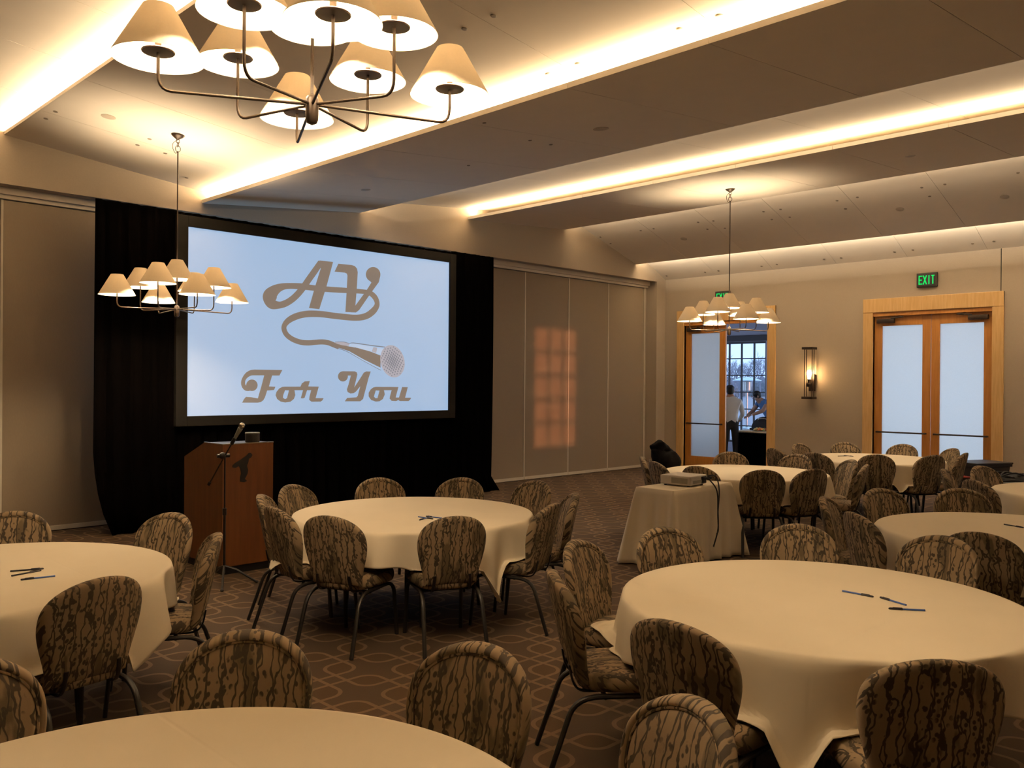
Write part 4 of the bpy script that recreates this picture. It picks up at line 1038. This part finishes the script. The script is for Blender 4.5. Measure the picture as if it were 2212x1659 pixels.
for k, (x, y, m, sz) in enumerate(((-.05, .10, 'food_yellow', .055), (-.07, .02, 'food_orange', .06), (-.06, -.06, 'food_orange', .05), (-.05, -.13, 'food_red', .045), (.06, .06, 'food_yellow', .05), (.05, -.05, 'food_green', .05), (0, .16, 'food_green', .045), (.02, -.17, 'food_yellow', .05), (0, 0, 'food_yellow', .05), (-.12, .11, 'food_yellow', .035), (-.13, -.02, 'food_red', .03), (-.12, -.12, 'food_green', .035))):
    f = blob('food_piece', [((0, 0, sz * .5), (sz, sz * .8, sz * .6)), ((sz * .4, 0, sz * .8), (sz * .5, sz * .6, sz * .5))], m, None, sz * .18)
    f.location = (bx + .20 + x * .85, by - .55 + y * .9, .7835); tag(f, ['yellow food piece at the left of the platter', 'orange food slice at the front of the platter', 'second orange food slice on the platter', 'dark red food piece at the right of the platter', 'yellow food piece at the rear of the platter', 'green food piece at the rear of the platter', 'green garnish at the far left of the platter', 'yellow food piece at the far right of the platter', 'yellow food piece in the middle of the platter', 'small yellow bite at the front left of the platter', 'small red bite at the front of the platter', 'small green bite at the front right of the platter'][k], 'food', 'food on the platter')
dish = empty('chafing_dish', (bx + .565, by - .52, .7765), 0, 'black roll top serving pan open on the buffet', 'pan')
prof = [(math.cos(t) * .33, math.sin(t) * .26) for t in (math.pi * i / 14 for i in range(15))]
vs = [(x, y, .04 + z) for x in (-.14, .16) for (y, z) in prof]; k = len(prof)
MB().add(vs, [tuple(range(k)), tuple(range(2 * k - 1, k - 1, -1))] + [(i, i + 1, k + i + 1, k + i) for i in range(k - 1)] + [(0, k, 2 * k - 1, k - 1)]).build('lid', 'bag', dish, angle=50)
MB().bbox(-.17, .19, -.36, .36, 0, .05, .01).build('base_pan', 'bag', dish, False)
MB().tube(smooth_path([(-.15, .16, .20), (-.20, .12, .25), (-.20, -.02, .26), (-.15, -.06, .22)], 5), .012, 8).build('handle', 'steel', dish)
def person(name, loc, rz, J, edges, label, shirt, sleeve_z=None, belt=.98, hair_r=None, face=(0, 1)):
    """J: joint -> (x,y,z,r); skinned with the Skin modifier into one body"""
    keys = list(J); me = bpy.data.meshes.new(name)
    me.from_pydata([J[k][:3] for k in keys], [(keys.index(a), keys.index(b)) for a, b in edges], [])
    o = bpy.data.objects.new('body', me); COL.objects.link(o)
    m = o.modifiers.new('skin', 'SKIN'); m.use_smooth_shade = True
    for i, k in enumerate(keys):
        sv = me.skin_vertices[0].data[i]; r = J[k][3]; sv.radius = r if isinstance(r, tuple) else (r, r); sv.use_root = (k == 'pelvis')
    ss = o.modifiers.new('sub', 'SUBSURF'); ss.levels = 2; ss.render_levels = 2
    bake(o, [shirt, 'trousers', 'skin', 'hair'])
    hd = Vector(J['head'][:3]); hands = [Vector(J[k][:3]) for k in J if k.startswith('hand')]; elbows = [Vector(J[k][:3]) for k in J if k.startswith('elbow')]
    for p_ in o.data.polygons:
        c = p_.center
        if (c - hd).length < .17 or min((c - h).length for h in hands) < .10: p_.material_index = 2
        elif sleeve_z and min(min((c - e).length for e in elbows), min((c - h).length for h in hands)) < sleeve_z: p_.material_index = 2
        elif c.z < belt: p_.material_index = 1
        else: p_.material_index = 0
    root = empty('person', loc, rz, label, 'person'); o.parent = root
    f = Vector((face[0], face[1], 0))
    blob('hair', [(hd + Vector((0, 0, .055)) - f * .02, (.092, .10, .075)), (hd - f * .05 + Vector((0, 0, .0)), (.082, .07, .10))], 'hair', root, .012)
    fc = MB(); s_ = Vector((-f.y, f.x, 0))
    MB().ell(hd + f * .105 + Vector((0, 0, -.015)), (.014, .014, .022), 8, 6).build('nose', 'skin', root)
    for q in (-1, 1):
        MB().ell(hd + s_ * q * .085 + Vector((0, 0, -.01)), (.014, .018, .032), 8, 6).build('ear', 'skin', root)
        MB().ell(hd + f * .088 + s_ * q * .033 + Vector((0, 0, .012)), (.010, .010, .007), 8, 6).build('eye', 'hair', root)
    MB().ell(hd + f * .092 + Vector((0, 0, -.06)), (.02, .01, .006), 8, 6).build('mouth', 'food_red', root)
    for k in J:
        if k.startswith('hand'):
            h = Vector(J[k][:3]); e = Vector(J['elbow' + k[4:]][:3]); d = (h - e).normalized(); sd = d.cross(Vector((0, 0, 1))).normalized(); mb2 = MB()
            for i, (o_, L_) in enumerate(((-.030, .06), (-.010, .072), (.010, .068), (.030, .052))):
                b = h + d * .03 + sd * o_; mb2.tube([b, b + d * L_ * .5 + Vector((0, 0, -.004)), b + d * L_ + Vector((0, 0, -.022))], [.009, .0085, .007], 7)
            sg = 1 if k.endswith('l') else -1; b = h + sd * .035 * sg
            mb2.tube([b, b + sd * .022 * sg + d * .025, b + sd * .028 * sg + d * .05 + Vector((0, 0, -.01))], [.010, .010, .008], 7); mb2.build('fingers', 'skin', root)
    return root
EDG = [('pelvis', 'waist'), ('waist', 'chest'), ('chest', 'neck'), ('neck', 'head'), ('chest', 'shoulder_l'), ('shoulder_l', 'elbow_l'), ('elbow_l', 'hand_l'), ('chest', 'shoulder_r'), ('shoulder_r', 'elbow_r'), ('elbow_r', 'hand_r'),
       ('pelvis', 'hip_l'), ('hip_l', 'knee_l'), ('knee_l', 'ankle_l'), ('ankle_l', 'toe_l'), ('pelvis', 'hip_r'), ('hip_r', 'knee_r'), ('knee_r', 'ankle_r'), ('ankle_r', 'toe_r')]
J1 = {'pelvis': (0, 0, .95, (.155, .115)), 'waist': (0, .01, 1.08, (.15, .11)), 'chest': (0, .03, 1.33, (.175, .125)), 'neck': (0, .05, 1.50, .058), 'head': (0, .09, 1.625, (.085, .10)),
      'shoulder_l': (-.20, .03, 1.40, .068), 'elbow_l': (-.25, .06, 1.13, .052), 'hand_l': (-.20, .26, .97, .034), 'shoulder_r': (.20, .03, 1.40, .068), 'elbow_r': (.27, .05, 1.13, .052), 'hand_r': (.22, .26, .96, .034),
      'hip_l': (-.095, 0, .87, .095), 'knee_l': (-.105, .01, .49, .066), 'ankle_l': (-.11, -.02, .09, .045), 'toe_l': (-.12, .13, .035, .033), 'hip_r': (.095, 0, .87, .095), 'knee_r': (.105, .01, .49, .066), 'ankle_r': (.11, -.02, .09, .045), 'toe_r': (.12, .13, .035, .033)}
q1 = at_d(1578, 900, 18.3); person('p1', (q1.x, q1.y, .0), R(-48), J1, EDG, 'person in a white shirt and dark trousers, back turned, at the buffet', 'white_shirt', None, .985)
J2 = {'pelvis': (0, -.12, .93, (.16, .12)), 'waist': (0, -.05, 1.06, (.16, .12)), 'chest': (0, .14, 1.27, (.18, .13)), 'neck': (0, .28, 1.40, .06), 'head': (0, .37, 1.49, (.088, .10)),
      'shoulder_l': (-.20, .16, 1.34, .072), 'elbow_l': (-.24, .34, 1.15, .050), 'hand_l': (-.12, .55, 1.05, .034), 'shoulder_r': (.20, .16, 1.34, .072), 'elbow_r': (.25, .30, 1.12, .050), 'hand_r': (.14, .52, 1.02, .034),
      'hip_l': (-.095, -.12, .86, .098), 'knee_l': (-.105, -.06, .48, .068), 'ankle_l': (-.11, -.10, .09, .046), 'toe_l': (-.12, .05, .035, .034), 'hip_r': (.095, -.12, .86, .098), 'knee_r': (.105, -.06, .48, .068), 'ankle_r': (.11, -.10, .09, .046), 'toe_r': (.12, .05, .035, .034)}
q2 = at_d(1662, 900, 20.3); person('p2', (q2.x, q2.y, .0), R(62), J2, EDG, 'person in a blue short sleeved shirt leaning over the buffet', 'blue_shirt', .17, .95)
# ------------------------------------------------------------------ outdoors beyond the window
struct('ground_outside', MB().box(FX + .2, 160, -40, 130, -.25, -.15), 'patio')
hp = at_d(1613, 900, 24.8)
ht = empty('patio_heater', (hp.x, hp.y, -.15), 0, 'tall patio heater with a round hood outside the window', 'heater')
MB().lathe([(0, 0), (.22, 0), (.24, .03), (.20, .62), (.16, .68), (.03, .70), (0, .70)], 20).build('base', 'hood_metal', ht)
MB().tube([(0, 0, .68), (0, 0, 1.72)], .035, 12).build('pole', 'steel', ht)
MB().lathe([(.04, 1.70), (.12, 1.74), (.13, 1.98), (.16, 2.0), (.02, 2.02)], 18).build('burner', 'steel', ht)
MB().lathe([(.41, 2.02), (.40, 2.035), (.20, 2.10), (0, 2.13)], 28).build('hood', 'hood_metal', ht)
rt_ = random.Random(11)
def branch(mb, p, d, L, r, depth, rnd):
    e = p + d * L; mid = p + d * (L * .5) + Vector((rnd.uniform(-1, 1), rnd.uniform(-1, 1), 0)) * L * .05
    mb.tube([p, mid, e], [r, r * .85, r * .68], 5, cap=False)
    if depth == 0: return
    for _ in range(3 if depth > 1 else 4):
        nd = (d + Vector((rnd.uniform(-1, 1), rnd.uniform(-1, 1), rnd.uniform(-.2, .7))) * .75).normalized()
        branch(mb, p.lerp(e, rnd.uniform(.55, 1)), nd, L * rnd.uniform(.6, .8), r * .6, depth - 1, rnd)
TL = ['bare tree outside the window, left of the heater', 'bare tree outside behind the heater', 'bare tree outside, right of the heater', 'bare tree at the left edge of the window view', 'bare tree at the right edge of the window view', 'distant bare tree behind the others', 'tall bare tree in the middle of the window view']
for k, (px, dist, hgt) in enumerate(((1584, 84, 1.6), (1612, 92, 1.7), (1641, 96, 2.0), (1567, 101, 1.9), (1660, 108, 2.0), (1598, 110, 2.0), (1627, 121, 2.2))):
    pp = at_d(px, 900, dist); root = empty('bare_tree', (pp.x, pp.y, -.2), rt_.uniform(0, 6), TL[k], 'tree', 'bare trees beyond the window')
    mb = MB(); branch(mb, Vector((0, 0, 0)), Vector((0, 0, 1)), hgt, .09, 0, rt_); mb.build('trunk', 'hazy_bark', root)
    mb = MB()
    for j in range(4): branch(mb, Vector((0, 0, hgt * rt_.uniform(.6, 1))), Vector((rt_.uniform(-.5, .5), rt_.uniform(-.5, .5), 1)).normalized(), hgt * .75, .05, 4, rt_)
    mb.build('branches', 'hazy_bark', root)
for k, (px, dist, w) in enumerate(((1562, 122, 3.6), (1590, 131, 3.6), (1616, 139, 3.8), (1643, 133, 3.6), (1671, 124, 3.6))):
    pp = at_d(px, 900, dist)
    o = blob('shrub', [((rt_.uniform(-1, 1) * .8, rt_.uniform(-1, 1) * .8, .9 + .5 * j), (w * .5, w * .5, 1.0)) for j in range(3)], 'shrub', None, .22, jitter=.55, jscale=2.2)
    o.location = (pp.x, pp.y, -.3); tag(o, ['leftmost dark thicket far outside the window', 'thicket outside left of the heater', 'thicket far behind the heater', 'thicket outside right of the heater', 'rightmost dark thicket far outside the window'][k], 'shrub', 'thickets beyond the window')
for nm in ('wall_foyer_side', 'floor_foyer', 'ceiling_foyer', 'wall_foyer', 'ground_outside'): pass
